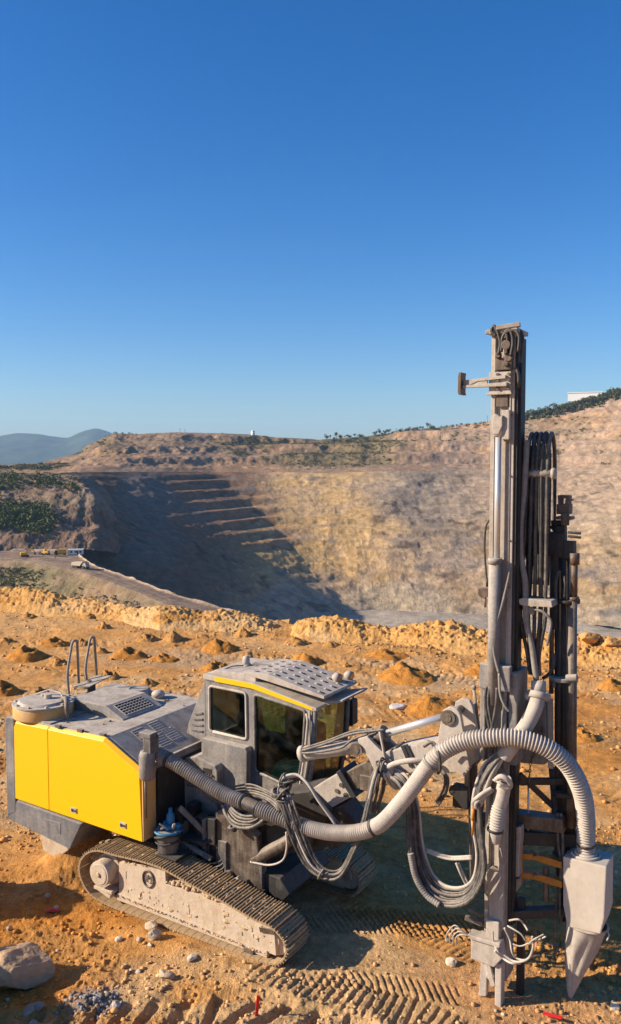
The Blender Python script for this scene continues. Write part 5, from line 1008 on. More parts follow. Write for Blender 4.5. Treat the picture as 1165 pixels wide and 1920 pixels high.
hose_piece(16, 26, .098, .038, 'hose_length', M['hose_pale'], big, .011)
def ring_on(i, r, t, name, mat):
    k = kx[i]; p = P_[k]; d = P_[min(k+3, len(P_)-1)]-P_[k-3 if k > 2 else 0]; d /= np.linalg.norm(d); MB().cyl(tuple(p-d*t), tuple(p+d*t), r, 20).build(name, mat, big)
for i, r in ((1, .108), (8, .108), (12, .108), (16, .115), (25, .112)): ring_on(i, r, .018, 'hose_clip', M['hose_dark'] if i != 16 else M['hose_grey'])
PR(MB().tube(spline([V(795, 1400, -.66), V(812, 1392, -.66), V(822, 1412, -.82), V(826, 1440, -.84), V(822, 1450, -.7)], 8), .018, 7), 'hose_sling', M['hose_dark'])
# second dust hose, from the coupling down behind the arch
P2 = spline([V(1009, 1306, -.24), V(1004, 1326, -.30), V(992, 1352, -.36), V(976, 1376, -.42), V(960, 1398, -.48), V(945, 1420, -.5)], 12); PR(MB().tube(P2, .088, 18), 'upper_dust_hose', M['hose_pale'])
# short stub hose hanging on the mast
P3, s3 = resample(spline([V(947, 1464, -.52), V(942, 1490, -.55), V(935, 1520, -.56), V(930, 1555, -.56), V(928, 1580, -.56)], 12), .0075)
ms = MB(); mid3 = (s3 > .28)*(s3 < .58); ms.tube(list(P3), list(np.where(s3 > s3[-1]-.16, np.interp(s3, [s3[-1]-.16, s3[-1]], [.085, .055]), .085)+mid3*.008*np.sin(2*math.pi*s3/.034)), 16)
st = PR(ms, 'stub_hose', M['hose_pale']); q_ = V(928.5, 1556, -.56); MB().cyl((q_[0], q_[1], q_[2]-.012), (q_[0]+.003, q_[1], q_[2]+.018), .096, 16).build('stub_strap', M['rubber'], st)
MB().tube(spline([V(930, 1462, -.64), V(940, 1456, -.66), V(952, 1462, -.64), V(958, 1472, -.58), V(950, 1478, -.6), V(936, 1470, -.64)], 6), .03, 8).tube(spline([V(925, 1462, -.6), V(938, 1468, -.68), V(956, 1474, -.6), V(957, 1458, -.5), V(940, 1450, -.5)], 6), .013, 6).build('stub_wrap', M['hose_pale'], st)

# --- bundles of hydraulic hose
def bundle(paths, n, r, mat, name='hydraulic_hose', jit=.0, seed=1, vs=(0.0, 0.0)):
    g = random.Random(seed)
    for i in range(n):
        t = i/max(1, n-1); A = paths[0]; B = paths[1] if len(paths) > 1 else paths[0]; pts = []
        for (a, b, v), (a2, b2, v2) in zip(A, B):
            pts.append(V(a*(1-t)+a2*t+g.uniform(-jit, jit), b*(1-t)+b2*t+g.uniform(-jit, jit), v*(1-t)+v2*t+g.uniform(-.03, .03)+vs[0]*(1-t)+vs[1]*t))
        PR(MB().tube(spline(pts, 9), r*g.choice((.66, .82, .9, 1.0)), 8), name, mat if g.random() > .14 else M['hose_pale'])
A = [(508, 1490, -.98), (522, 1500, -1.0), (531, 1525, -1.02), (546, 1570, -1.02), (573, 1622, -1.0), (606, 1646, -.98), (638, 1644, -.95), (665, 1598, -.9), (686, 1537, -.82), (702, 1465, -.70), (710, 1435, -.55)]
B = [(524, 1478, -.9), (546, 1495, -.95), (556, 1520, -.98), (574, 1570, -1.0), (594, 1612, -.98), (616, 1632, -.95), (640, 1630, -.9), (660, 1592, -.85), (682, 1530, -.78), (697, 1460, -.66), (714, 1432, -.5)]
bundle([A, B], 6, .022, M['hose'], seed=2, jit=1.2)
A = [(524, 1474, -.85), (534, 1458, -.85), (556, 1452, -.83), (578, 1470, -.83), (598, 1502, -.82), (622, 1536, -.80), (634, 1556, -.75)]
B = [(530, 1482, -.7), (546, 1470, -.7), (566, 1462, -.7), (586, 1480, -.7), (608, 1510, -.7), (632, 1540, -.7), (646, 1556, -.66)]
bundle([A, B], 6, .021, M['hose'], seed=4, jit=1.2)
A = [(438, 1474, -.35), (470, 1472, -.5), (500, 1482, -.8), (520, 1496, -.95), (530, 1510, -1.0)]; B = [(446, 1494, -.3), (474, 1492, -.5), (500, 1500, -.8), (516, 1512, -.9), (524, 1524, -.95)]
bundle([A, B], 5, .022, M['hose'], seed=6, jit=1.0)
A = [(418, 1510, -.55), (424, 1530, -.66), (440, 1550, -.74), (470, 1552, -.76), (494, 1538, -.72), (508, 1520, -.6)]; B = [(430, 1508, -.5), (442, 1522, -.6), (456, 1530, -.68), (474, 1530, -.7), (488, 1520, -.66), (498, 1506, -.55)]
bundle([A, B], 5, .024, M['hose'], seed=8, jit=.8)
A = [(455, 1542, -.6), (475, 1534, -.66), (495, 1524, -.66), (516, 1516, -.6)]; B = [(470, 1556, -.6), (490, 1548, -.66), (508, 1538, -.66), (528, 1528, -.6)]
bundle([A, B], 3, .02, M['hose'], seed=9, jit=1.0)
A = [(722, 1452, -.5), (748, 1470, -.6), (764, 1510, -.68), (768, 1595, -.72), (784, 1658, -.72), (816, 1694, -.72), (860, 1698, -.72), (892, 1676, -.72), (911, 1622, -.70), (902, 1545, -.66), (901, 1483, -.62), (925, 1436, -.56), (950, 1408, -.5), (962, 1392, -.4)]
B = [(735, 1440, -.4), (762, 1456, -.5), (782, 1505, -.55), (792, 1580, -.56), (808, 1634, -.58), (834, 1660, -.58), (868, 1664, -.58), (888, 1644, -.58), (896, 1602, -.58), (888, 1545, -.58), (890, 1490, -.56), (906, 1440, -.52), (930, 1412, -.48), (948, 1392, -.4)]
bundle([A, B], 8, .024, M['hose'], seed=12, jit=1.4)
P4, s4 = resample(spline([V(a, b, -.74) for a, b in ((770, 1600), (780, 1645), (800, 1678), (824, 1697))], 10), .01); PR(MB().tube(list(P4), list(.038+.004*np.sin(2*math.pi*s4/.03)), 12), 'sheathed_hose', M['hose_grey'])
# lashings where the bundles are tied
def lash(px, py, v, r, n, seed, name='hose_tie'):
    g = random.Random(seed); m = MB(); c = np.array(V(px, py, v))
    for k in range(n):
        a = g.uniform(0, 3.14); d = np.array([math.cos(a)*.8, g.uniform(-.4, .4), math.sin(a)]); e = np.cross(d, [0, 1, 0]); e /= np.linalg.norm(e); o_ = np.array([g.uniform(-r, r), g.uniform(-.05, .05), g.uniform(-r, r)])*.7
        m.tube([c+o_+r*(math.cos(t)*e+math.sin(t)*np.array([0, 1, 0])) for t in np.linspace(0, 2*math.pi, 13)], .014, 6)
    PR(m, name, M['hose'])
lash(528, 1486, -.93, .10, 7, 1); lash(540, 1468, -.82, .085, 5, 2); lash(716, 1440, -.52, .08, 6, 3); lash(440, 1548, -.72, .05, 4, 4); lash(604, 1640, -.98, .06, 3, 5)
A = [(716, 1436, -.52), (722, 1452, -.55), (730, 1468, -.5), (742, 1480, -.45)]; B = [(724, 1432, -.45), (736, 1446, -.48), (748, 1462, -.45), (756, 1476, -.4)]
bundle([A, B], 5, .026, M['hose_pale'], 'hose_fitting', 2, 15)
A = [(712, 1438, -.5), (706, 1465, -.55), (700, 1490, -.5), (690, 1520, -.4)]; B = [(722, 1446, -.45), (720, 1475, -.5), (716, 1500, -.45), (708, 1525, -.35)]
bundle([A, B], 4, .02, M['hose'], 'hydraulic_hose', 2, 16)
PR(MB().tube(spline([V(718, 1445, -.5), V(740, 1432, -.55), V(770, 1426, -.58), V(800, 1426, -.5)], 8), .034, 9), 'hydraulic_hose', M['hose_pale'])
A = [(820, 1440, -.5), (834, 1456, -.52), (832, 1480, -.5), (818, 1502, -.45)]; B = [(826, 1440, -.45), (840, 1458, -.47), (838, 1485, -.45), (822, 1510, -.4)]
bundle([A, B], 3, .018, M['hose'], 'hydraulic_hose', 1, 18)
A = [(940, 1418, -.55), (920, 1455, -.6), (903, 1495, -.64), (892, 1512, -.66), (888, 1504, -.68), (900, 1492, -.68), (922, 1478, -.62)]
bundle([A, [(a+4, b+3, v+.03) for a, b, v in A]], 2, .026, M['hose_pale'], 'hydraulic_hose', .5, 20)
PR(MB().cyl(V(888, 1515, -.66), V(887, 1538, -.66), .022, 8).cyl(V(887, 1538, -.66), V(886, 1566, -.66), .012, 6), 'hose_end', M['orange'])
A = [(800, 1592, -.55), (826, 1602, -.55), (848, 1607, -.5), (885, 1606, -.5)]; bundle([A, [(a, b+4, v) for a, b, v in A]], 2, .018, M['hose'], 'hydraulic_hose', .5, 21)
A = [(855, 1618, -.5), (862, 1635, -.52), (872, 1655, -.52), (880, 1668, -.5)]; bundle([A, [(a+5, b-2, v) for a, b, v in A]], 2, .018, M['hose_pale'], 'hydraulic_hose', .5, 22)
A = [(352, 1470, -.35), (372, 1478, -.5), (400, 1500, -.5), (415, 1520, -.45)]; bundle([A, [(a+8, b-5, v) for a, b, v in A]], 3, .02, M['hose'], 'hydraulic_hose', 2, 24)
PR(MB().tube([V(500, 1600, -.3), V(509, 1635, -.3), V(513, 1665, -.3)], .008, 5), 'loose_wire', M['red'])

# ------------------------------------------------------------------ loose things on the bench
def stone(name, p, r, seed, col, squash=(1, 1, .75), label=None, cat='stone', group=None, sub=3, yaw=0, flat=(.55, .88), nf=9):
    bmx = bmesh.new(); bmesh.ops.create_icosphere(bmx, subdivisions=sub, radius=1.0)
    P = np.array([v.co for v in bmx.verts]); g = np.random.default_rng(seed)
    for k in range(nf):                                      # knock flats off it
        n = g.normal(size=3); n /= np.linalg.norm(n); d = g.uniform(*flat); e = P @ n-d; P = P-np.outer(np.maximum(e, 0)*.92, n)
    nr = P/np.linalg.norm(P, axis=1, keepdims=True); P = P+nr*(.05*(ridged(P[:, 0]*3.5+seed, P[:, 1]*3.5, P[:, 2]*3.5, oct=3, gain=.6, seed=seed+9)-.6)+.15*fbm(P[:, 0]*1.7+seed, P[:, 1]*1.7, P[:, 2]*1.7, oct=4, gain=.6, seed=seed))[:, None]
    P = P*np.array(squash)*r
    for v, q in zip(bmx.verts, P): v.co = q
    me = bpy.data.meshes.new(name); bmx.to_mesh(me); bmx.free()
    w = fbm(P[:, 0]*4/r*.3, P[:, 1]*4/r*.3, P[:, 2]*4/r*.3, oct=3, seed=seed+5); c_ = np.array(col)*(1+.35*w[:, None]); put_col(me, c_); me.materials.append(M['stone'])
    o = bpy.data.objects.new(name, me); COL.objects.link(o); o.location = p; o.rotation_euler = (0, 0, yaw); return tag(o, label, cat, group)
def on_ground(px, py, dz=0.0):
    q = at_z(px, py, 0); z = gh(q[0], q[1]); q = at_z(px, py, z); return (q[0], q[1], gh(q[0], q[1])+dz)
p = on_ground(40, 1842); stone('boulder', (p[0], p[1]+.12, p[2]+.17), .37, 3, (.47, .32, .20), (1.25, .95, .85), 'big brown boulder with a sunlit top at the lower left corner', 'boulder', None, 5, .2, (.42, .78), 12)
ST = [(70, 1892, .085, (.30, .26, .22), 'rounded grey stone in shade below the big boulder'), (55, 1908, .075, (.30, .25, .21), 'second shaded stone below the big boulder, nearest the corner'), (66, 1921, .085, (.33, .28, .23), 'stone cut by the bottom edge under the big boulder'),
      (290, 1757, .10, (.52, .42, .30), 'large pale stone beside the lower edge of the near track'), (284, 1741, .10, (.50, .40, .28), 'pale lump touching the near track above the large pale stone'), (224, 1764, .055, (.60, .50, .36), 'upright cream stone left of the near track stones'),
      (262, 1763, .045, (.50, .40, .30), 'small flat stone between the cream stone and the large pale one'), (282, 1775, .038, (.56, .47, .36), 'small round stone just below the large pale stone'), (361, 1796, .07, (.52, .45, .37), 'oval pale pebble below the middle of the near track'),
      (306, 1830, .075, (.52, .41, .28), 'tan stone on the open soil below the near track'), (318, 1834, .065, (.36, .27, .20), 'dark brown stone against the tan stone on open soil'), (260, 1822, .04, (.45, .38, .32), 'grey pebble right of the white chips'), (246, 1820, .025, (.62, .56, .48), 'white chip in the left of the soil below the track'),
      (235, 1813, .025, (.60, .55, .47), 'smallest white chip near the grey pebble'), (847, 1808, .075, (.60, .50, .38), 'angular pale rock in front of the mast shadow'), (1152, 1890, .07, (.55, .46, .36), 'whitish rock at the lower right edge'), (218, 1888, .06, (.45, .38, .33), 'buff stone at the end of the blue grey rubble'),
      (106, 1704, .035, (.52, .45, .40), 'pale pebble beside the red strip on the left'), (18, 1746, .05, (.42, .36, .32), 'grey stone at the left edge above the boulder'), (90, 1680, .06, (.42, .29, .2), 'brown stone near the dust outlet at left')]
for i, (px, py, r, col, lab) in enumerate(ST):
    p = on_ground(px, py); stone('stone', (p[0], p[1], p[2]+r*.35), r, 20+i, col, (1.1, .9, .78), lab, 'stone', 'loose stones round the rig', 3, i*1.3)
for px, py, r, lab in ((1103, 1196, .30, 'big orange clod on the berm just right of the mast'), (1150, 1205, .26, 'big orange clod on the berm at the right edge'), (1085, 1222, .3, 'smaller clod below the berm clod beside the mast')):
    y = np.interp(px, cpx, bY)+1.4; q = at_y(px, py, y); stone('soil_clod', tuple(q), r, int(px), (.58, .31, .11), (1.2, .9, .7), lab, 'clod', 'clods on the berm', 4, px)
# blue grey rubble
def pebbles(name, pts, rad, cols, mat, seed):
    g = np.random.default_rng(seed); bmx = bmesh.new(); bmesh.ops.create_icosphere(bmx, subdivisions=1, radius=1.0)
    B = np.array([v.co for v in bmx.verts]); F = np.array([[v.index for v in f.verts] for f in bmx.faces]); bmx.free(); n = len(pts); nb = len(B)
    VV = np.empty((n, nb, 3), np.float32)
    vs_ = [B*(1+.35*(g.random((nb, 1))-.5))*np.array([1, .8, .65]) for _ in range(24)]
    for i in range(n):
        a = g.random()*6.28; ca, sa = math.cos(a), math.sin(a); q = vs_[i % 24]; s = rad[i]
        VV[i, :, 0] = (q[:, 0]*ca-q[:, 1]*sa)*s+pts[i][0]; VV[i, :, 1] = (q[:, 0]*sa+q[:, 1]*ca)*s+pts[i][1]; VV[i, :, 2] = q[:, 2]*s+pts[i][2]
    FF = (F[None]+(np.arange(n)*nb)[:, None, None]).reshape(-1, 3); me = bpy.data.meshes.new(name); me.vertices.add(n*nb); me.vertices.foreach_set('co', VV.ravel())
    me.loops.add(FF.size); me.loops.foreach_set('vertex_index', FF.ravel().astype(np.int32)); me.polygons.add(len(FF)); me.polygons.foreach_set('loop_start', np.arange(0, FF.size, 3, dtype=np.int32)); me.polygons.foreach_set('loop_total', np.full(len(FF), 3, np.int32))
    me.update(); me.validate(); put_col(me, np.repeat(np.asarray(cols), nb, 0)); me.materials.append(mat); o = bpy.data.objects.new(name, me); COL.objects.link(o); o['kind'] = 'stuff'; return o
g = np.random.default_rng(11)
c0 = np.array(on_ground(172, 1876)); n_ = 110; xy = g.normal(size=(n_, 2))*np.array([.17, .11])+c0[:2]; zz = np.array([gh(a, b) for a, b in xy]); r_ = g.uniform(.012, .045, n_)
pebbles('blue_grey_rubble', np.c_[xy, zz+.012], r_, np.array([.21, .20, .20])*g.uniform(.6, 1.5, (n_, 1)), M['stone'], 5)
# gravel and crumbs of soil over the bench, finer and denser close by
def scatter(n, y0, y1, half, rmin, rmax, pw, seed):
    g = np.random.default_rng(seed); yy = y0+(y1-y0)*g.random(n)**1.4; xx = (g.random(n)*2-1)*half*(yy+2); keep = vnoise(xx*.7, yy*.7, seed=seed) > g.random(n)*.95; xx, yy = xx[keep], yy[keep]
    dU = (xx-RIG[0])*FU[0]+(yy-RIG[1])*FU[1]; dV = (xx-RIG[0])*LV[0]+(yy-RIG[1])*LV[1]; k = ~((np.abs(dU) < 2.0)*(np.abs(dV) < 1.25)); k &= yy < np.interp(xx, EX, EY)+1.0; xx, yy = xx[k], yy[k]
    r = rmin+(rmax-rmin)*g.random(len(xx))**pw; h_ = ground_h(xx[None], yy[None])[0]; base = soil_col(xx[None], yy[None], h_[None])[0]
    t = g.random((len(xx), 1)); pale_ = (t > .955)*1.0; c_ = base*g.uniform(.75, 1.15, (len(xx), 1))*(1-pale_)+np.array([.54, .42, .30])*g.uniform(.6, 1.1, (len(xx), 1))*pale_
    return np.c_[xx, yy, h_+r*.25], r, c_
A = [scatter(24000, 7.0, 15, .42, .006, .045, 5, 71), scatter(8000, 14, 34, .42, .015, .085, 6, 72)]
pebbles('gravel', np.concatenate([q[0] for q in A]), np.concatenate([q[1] for q in A]), np.concatenate([q[2] for q in A]), M['stone'], 6)
# crumbs fallen along the foot of the berm
n_ = 1500; px_ = g.uniform(-60, 1230, n_); i_ = np.clip(((px_+420)/2020*1499).astype(int), 0, 1499); t_ = np.abs(g.normal(size=n_))*.9; xx = bX[i_]*(1-.02*t_); yy = bY[i_]-t_+.7; r_ = .015+(.03+.045*(px_ > 640))*g.random(n_)**4; h_ = ground_h(xx[None], yy[None])[0]
lift = np.clip((yy-bY[i_])/2.0, 0, 1)*np.maximum(cc[i_, 2], .3)*.0
pebbles('berm_crumbs', np.c_[xx, yy, h_+r_*.3+lift], r_, np.array([.57, .34, .14])*g.uniform(.7, 1.15, (n_, 1)), M['berm'], 7)

# mounds of drill cuttings, one round each finished hole
MOUNDS = [(54, 1160, 26, 8, .5, 'dark little cuttings heap at the foot of the berm, farthest left'), (170, 1161, 30, 9, .5, 'crumbly heap under the berm left of centre'), (195, 1181, 26, 12, .2, 'small tan cone in front of the berm, left of two crumbly heaps'),
 (12, 1207, 34, 9, .3, 'low tan heap at the far left edge of the bench'), (100, 1208, 56, 17, .8, 'cratered brown mound behind the left handrail'), (155, 1211, 24, 11, .7, 'small heap seen behind the handrails'), (50, 1236, 60, 24, .9, 'rough grey brown heap left of the handrails'),
 (108, 1248, 36, 15, .2, 'pale cone left of the handrails, beside the rough heap'), (190, 1226, 30, 11, .4, 'small heap just right of the taller handrail'), (241, 1233, 66, 22, .8, 'wide orange mound with dark crater right of the handrails'), (307, 1239, 50, 13, .5, 'low mound to the right of the wide orange one'),
 (276, 1202, 36, 14, .6, 'tan mound behind the wide orange one'), (325, 1201, 34, 17, .2, 'neat small cone in the middle of the left bench'), (410, 1220, 64, 23, .7, 'orange mound with dark top behind the cab beacon'), (456, 1194, 34, 15, .3, 'smooth cone at the berm foot behind the cab'),
 (556, 1208, 44, 15, .6, 'cratered heap near the notch in the berm'), (574, 1245, 62, 27, .8, 'orange mound behind the cab roof, with dark split crest'), (406, 1258, 54, 17, .5, 'orange heap close behind the cab roof corner'), (203, 1276, 44, 22, .9, 'dark heap right behind the exhaust rain cap'),
 (278, 1289, 28, 12, .4, 'small cone beyond the engine housing roof'), (75, 1312, 44, 22, .9, 'dark heap beyond the round tank'), (8, 1302, 60, 24, .9, 'shadowed heap on the left edge beyond the tank'), (726, 1233, 64, 18, .6, 'orange mound in front of the berm left of the mast'),
 (763, 1272, 86, 27, .6, 'bright orange mound right of the cab lamps'), (815, 1332, 100, 30, .5, 'large orange mound beyond the boom head'), (650, 1250, 14, 8, .3, 'tiny heap just above the cab lamps'), (897, 1262, 50, 20, .2, 'orange cone half hidden by the mast'),
 (620, 1212, 28, 8, .5, 'low heap at the berm foot right of the notch'), (1150, 1292, 60, 26, .4, 'orange mound at the right edge beside the drill rods'), (1094, 1386, 50, 22, .9, 'dark cratered mound right of the drill rods')]
for i, (px, py, wpx, hpx_, crat, lab) in enumerate(MOUNDS):
    p = on_ground(px, py-2); s = p[1]/FOC; gm = random.Random(i); R = wpx*s*gm.uniform(.56, .74); Hh = hpx_*s*gm.uniform(.78, 1.12); ex_ = gm.uniform(.75, 1.15); aa0 = gm.uniform(0, 3.14); nr, na = 20, 44; rr = np.linspace(0, 1, nr)[:, None]; aa = np.linspace(0, 2*math.pi, na+1)[None, :]
    rad = R*rr*(1+.16*(vnoise(np.cos(aa)*1.5+i*3, np.sin(aa)*1.5, seed=201)-.5)*2); x = rad*np.cos(aa); y = rad*np.sin(aa)*ex_
    z = Hh*np.clip(1-rr, 0, 1)**1.15*1.15; ca, cb = R*.16, -R*.05; dd = np.hypot((x-ca)/(R*.30), (y-cb)/(R*.34))
    z = z*(1-crat*.75*np.exp(-dd**2*1.3))+Hh*.16*crat*np.exp(-((dd-1.15)/.35)**2)*(1-rr)
    z = z+Hh*gm.uniform(.14, .32)*fbm(x*4/R+i, y*4/R, oct=4, gain=.6, seed=202)*np.clip(1.2-rr, 0, 1)*2*sstep(1.0, .8, rr)
    XX, YY_ = x+p[0], y+p[1]; gz_ = ground_h(XX, YY_); Zm = gz_+z*sstep(1.0, .75, rr)-.01-.05*(rr > .97)
    base = np.array([.54, .235, .05]) if wpx > 45 else np.array([.53, .27, .085]); c_ = np.broadcast_to(base, XX.shape+(3,))*(.8+.4*vnoise(x*9/R, y*9/R, seed=203+i)[..., None])
    c_ = cmix(c_, (.20, .10, .045), np.exp(-dd**2*2.2)*crat*.8)  # crater hollow darkened in the colour, adding to its shade
    o = grid_obj('cuttings_mound', XX-p[0], YY_-p[1], Zm-p[2], c_, M['berm']); o.location = p; tag(o, lab, 'dirt mound', 'mounds of drill cuttings')
# markers
p = on_ground(481, 1918); mk = MB().prism([(-.018, -.05), (.018, -.05), (.02, .26), (-.016, .26)], -.008, .008).build('marker_stake', M['red']); mk.location = p; mk.rotation_euler = (.1, .06, .3); tag(mk, 'red plastic marker stake standing upright at the bottom edge', 'marker', 'red markers')
p = on_ground(97, 1711); mk = MB(); mk.add([(-.10, -.02, .02), (.12, -.03, .04), (.14, .03, .01), (-.08, .05, .03), (.02, .0, .07)], [(0, 1, 4), (1, 2, 4), (2, 3, 4), (3, 0, 4)]); mk = mk.build('marker_strip', M['red']); mk.location = p; tag(mk, 'crumpled red strip lying on the soil left of the near track', 'marker', 'red markers')
p = on_ground(1036, 1909); mk = MB().bar((-.10, .03, .04), (.09, -.07, .05), .05, .012).build('marker_strip', M['red']); mk.location = p; tag(mk, 'red strip lying in front of the dust bag', 'marker', 'red markers')
p = on_ground(748, 1330); stone('stone', (p[0], p[1], p[2]+.05), .22, 91, (.56, .50, .46), (1.2, .7, .45), 'pale broken rock on the bench beyond the boom', 'stone', 'loose stones round the rig', 3, .4)
# bucket of rags on the rig
bq = V(316, 1588, -.93); bw = rig_w((bq[0], -.93, .917)); bu = tag(empty('bucket', tuple(bw), -TH), 'dirty bucket of tools and blue rags on the rig beside the yellow panel', 'bucket')
MB().tube([(0, 0, 0), (0, 0, .02), (0, 0, .30), (0, 0, .32)], [.14, .15, .185, .19], 20, True).build('pail', M['grey_dark'], bu)
MB().tube([(.195*math.cos(a), .195*math.sin(a), .26-.03*math.sin(2*a)) for a in np.linspace(0, 6.283, 25)], .018, 6).build('strap', M['black'], bu); MB().tube([(.185*math.cos(a), .185*math.sin(a), .19+.03*math.sin(a)) for a in np.linspace(0, 6.283, 25)], .014, 6).build('strap', M['black'], bu); MB().tube([(.19*math.cos(a), .19*math.sin(a), .31) for a in np.linspace(0, 6.283, 25)], .02, 6).build('rim', M['blue'], bu)
gg = random.Random(2); m = MB(); [m.ball((gg.uniform(-.1, .1), gg.uniform(-.1, .1), .33+gg.uniform(0, .05)), .06, 8, 6, .7) for _ in range(6)]; m.build('rags', M['blue'], bu)
MB().tube([(.02, .03, .34), (.02, .03, .52), (.02, .03, .56), (.02, .03, .62)], [.06, .06, .03, .028], 12).build('bottle', M['blue'], bu)
for a, b in (((-.05, -.08, .33), (.03, -.16, .40)), ((.05, -.06, .35), (-.04, -.14, .44)), ((.10, -.02, .35), (.16, -.06, .45))): MB().bar(a, b, .035, .02).build('tool', M['pale'], bu)

# ------------------------------------------------------------------ far things: trucks, huts, trees on the skyline
def far_root(name, px, py, z, rz, lab, cat, y=None, group=None): p = at_z(px, py, z) if y is None else at_y(px, py, y); return tag(empty(name, tuple(p), rz), lab, cat, group)
tr = far_root('dump_truck', 152, 1066, -45.4, math.radians(-28), 'tan dump truck driving on the haul road', 'dump truck')
MB().box((-4.2, -1.0, .9), (4.0, 1.0, 1.4)).build('chassis', M['black'], tr); MB().prism([(-4.6, 1.5), (-4.2, 3.0), (1.6, 3.3), (2.6, 3.6), (2.6, 3.4), (1.4, 2.2), (.8, 1.4)], -1.7, 1.7).build('dump_body', M['beige'], tr, .05); MB().prism([(2.0, 1.3), (2.0, 3.1), (3.6, 3.1), (4.2, 2.2), (4.3, 1.0)], -1.3, 1.3).build('cab', M['pale'], tr, .05)
for x in (-3.2, -1.6, 2.9):
    for y in (-1.45, 1.45): MB().cyl((x, y-.35, .8), (x, y+.35, .8), .8, 18).build('wheel', M['rubber'], tr)
def excavator(px, py, rz, lab):
    e = far_root('excavator', px, py, -44.8, rz, lab, 'excavator')
    for y in (-1.2, 1.2): MB().prism([(-1.9, .1), (-2.1, .5), (-1.8, .9), (1.8, .9), (2.1, .5), (1.9, .1)], y-.3, y+.3).build('track', M['black'], e)
    MB().prism([(-2.3, 1.1), (-2.3, 2.3), (-.2, 2.4), (1.5, 1.9), (1.5, 1.1)], -1.4, 1.4).build('body', M['mine_yellow'], e, .05); MB().prism([(.2, 1.9), (.2, 3.2), (1.3, 3.2), (1.7, 1.9)], .2, 1.3).build('cab', M['beige'], e, .05)
    MB().bar((1.2, -.3, 1.9), (3.4, -.3, 4.6), .4, .5).build('boom', M['mine_yellow'], e); MB().bar((3.4, -.3, 4.6), (5.0, -.3, 2.2), .35, .4).build('arm', M['mine_yellow'], e); MB().prism([(4.6, 2.2), (5.2, 2.3), (5.6, 1.4), (5.0, .8), (4.5, 1.3)], -.8, .2).build('bucket', M['black'], e); return e
excavator(47, 1044, math.radians(25), 'tan excavator with raised arm on the terrace, left of the yellow machines')
e = far_root('wheel_loader', 85, 1040.5, -45.0, math.radians(160), 'small bright yellow loader between the excavator and the long yellow machine', 'loader')
MB().prism([(-2.4, .8), (-2.4, 2.2), (-.4, 2.2), (.4, 1.7), (2.0, 1.5), (2.0, .8)], -1.1, 1.1).build('body', M['mine_yellow'], e, .05); MB().box((-.4, -.8, 1.7), (.8, .8, 3.3)).build('cab', M['mine_yellow'], e, .05); MB().prism([(2.2, .3), (3.4, .2), (3.2, 1.4), (2.4, 1.4)], -1.4, 1.4).build('scoop', M['black'], e)
for x in (-1.4, 1.4):
    for y in (-1.2, 1.2): MB().cyl((x, y-.3, .7), (x, y+.3, .7), .7, 16).build('wheel', M['rubber'], e)
e = far_root('service_truck', 115, 1041, -45.0, math.radians(8), 'long yellow box-bodied truck beside the white cabin', 'truck')
MB().box((-1.6, -1.2, 1.1), (2.8, 1.2, 3.3)).build('box_body', M['mine_yellow'], e, .05); MB().prism([(-3.4, .7), (-3.4, 1.8), (-2.9, 2.7), (-1.7, 2.7), (-1.7, .7)], -1.1, 1.1).build('cab', M['black'], e, .05); MB().box((-1.7, -1.0, .7), (2.8, 1.0, 1.1)).build('chassis', M['black'], e)
for x in (-2.5, 1.8):
    for y in (-1.1, 1.1): MB().cyl((x, y-.25, .55), (x, y+.25, .55), .55, 14).build('wheel', M['rubber'], e)
e = far_root('site_cabin', 142, 1040, -45.0, math.radians(6), 'white flat-roofed site cabin at the edge of the terrace', 'cabin')
MB().box((-4, -1.5, .2), (4, 1.5, 2.8)).build('wall', M['white'], e); MB().box((-4.2, -1.7, 2.8), (4.2, 1.7, 3.0)).build('roof', M['white'], e)
for x in (-2.6, -.2, 2.2): MB().box((x, -1.54, 1.2), (x+1.2, -1.505, 2.2)).build('window', M['rubber'], e)
MB().box((1.0, -1.54, .2), (1.8, -1.505, 2.2)).build('door', M['black'], e); MB().bar((-2.5, 0, 3.0), (-1.6, 0, 5.6), .12, .12).build('mast_pole', M['white'], e)
e = MB().bar((0, 0, .9), (6.5, -1.2, .9), .3, .3).bar((.2, 0, 0), (.2, 0, 1.0), .4, .4).build('barrier_pole', M['black']); e.location = tuple(at_z(103, 1046.5, -45.0)); tag(e, 'black barrier pole in front of the yellow truck', 'barrier')
hut = far_root('long_shed', 1098, 745, 0, math.radians(-20), 'long pale flat-roofed building on the hilltop at upper right', 'building', 880)
MB().box((-17, -6, -4), (17, 6, 4.2)).build('wall', M['white'], hut); MB().box((-17.6, -6.6, 4.2), (17.6, 6.6, 5.0)).build('roof', M['white'], hut)
tk = far_root('water_tower', 474.5, 817, 0, 0, 'small white water tower on the skyline behind the pit', 'tower', 886)
MB().cyl((0, 0, -2), (0, 0, 4.6), 1.9, 18).build('tank', M['white'], tk); MB().cyl((0, 0, 4.6), (0, 0, 5.6), 2.1, 18, .6).build('roof', M['white'], tk)
for px, top_, bot_, lab in ((338, 803, 813, 'thin pole on the skyline at left, first of two'), (347, 805, 813, 'thin pole on the skyline at left, second of two'), (914, 779, 793, 'thin pole on the skyline just left of the mast'), (722, 806, 817, 'short white post on the skyline above the shelf')):
    y = np.interp(px, HPX, HD)-3; p = at_y(px, bot_, y); h_ = (bot_-top_)/FOC*y; e = empty('utility_pole', tuple(p)); tag(e, lab, 'pole', 'poles on the skyline'); MB().cyl((0, 0, -2), (0, 0, h_), .22, 8, .15).build('post', M['white'] if px == 722 else M['bark'], e); MB().bar((-.9, 0, h_*.88), (.9, 0, h_*.88), .16, .16).build('crossarm', M['bark'], e)
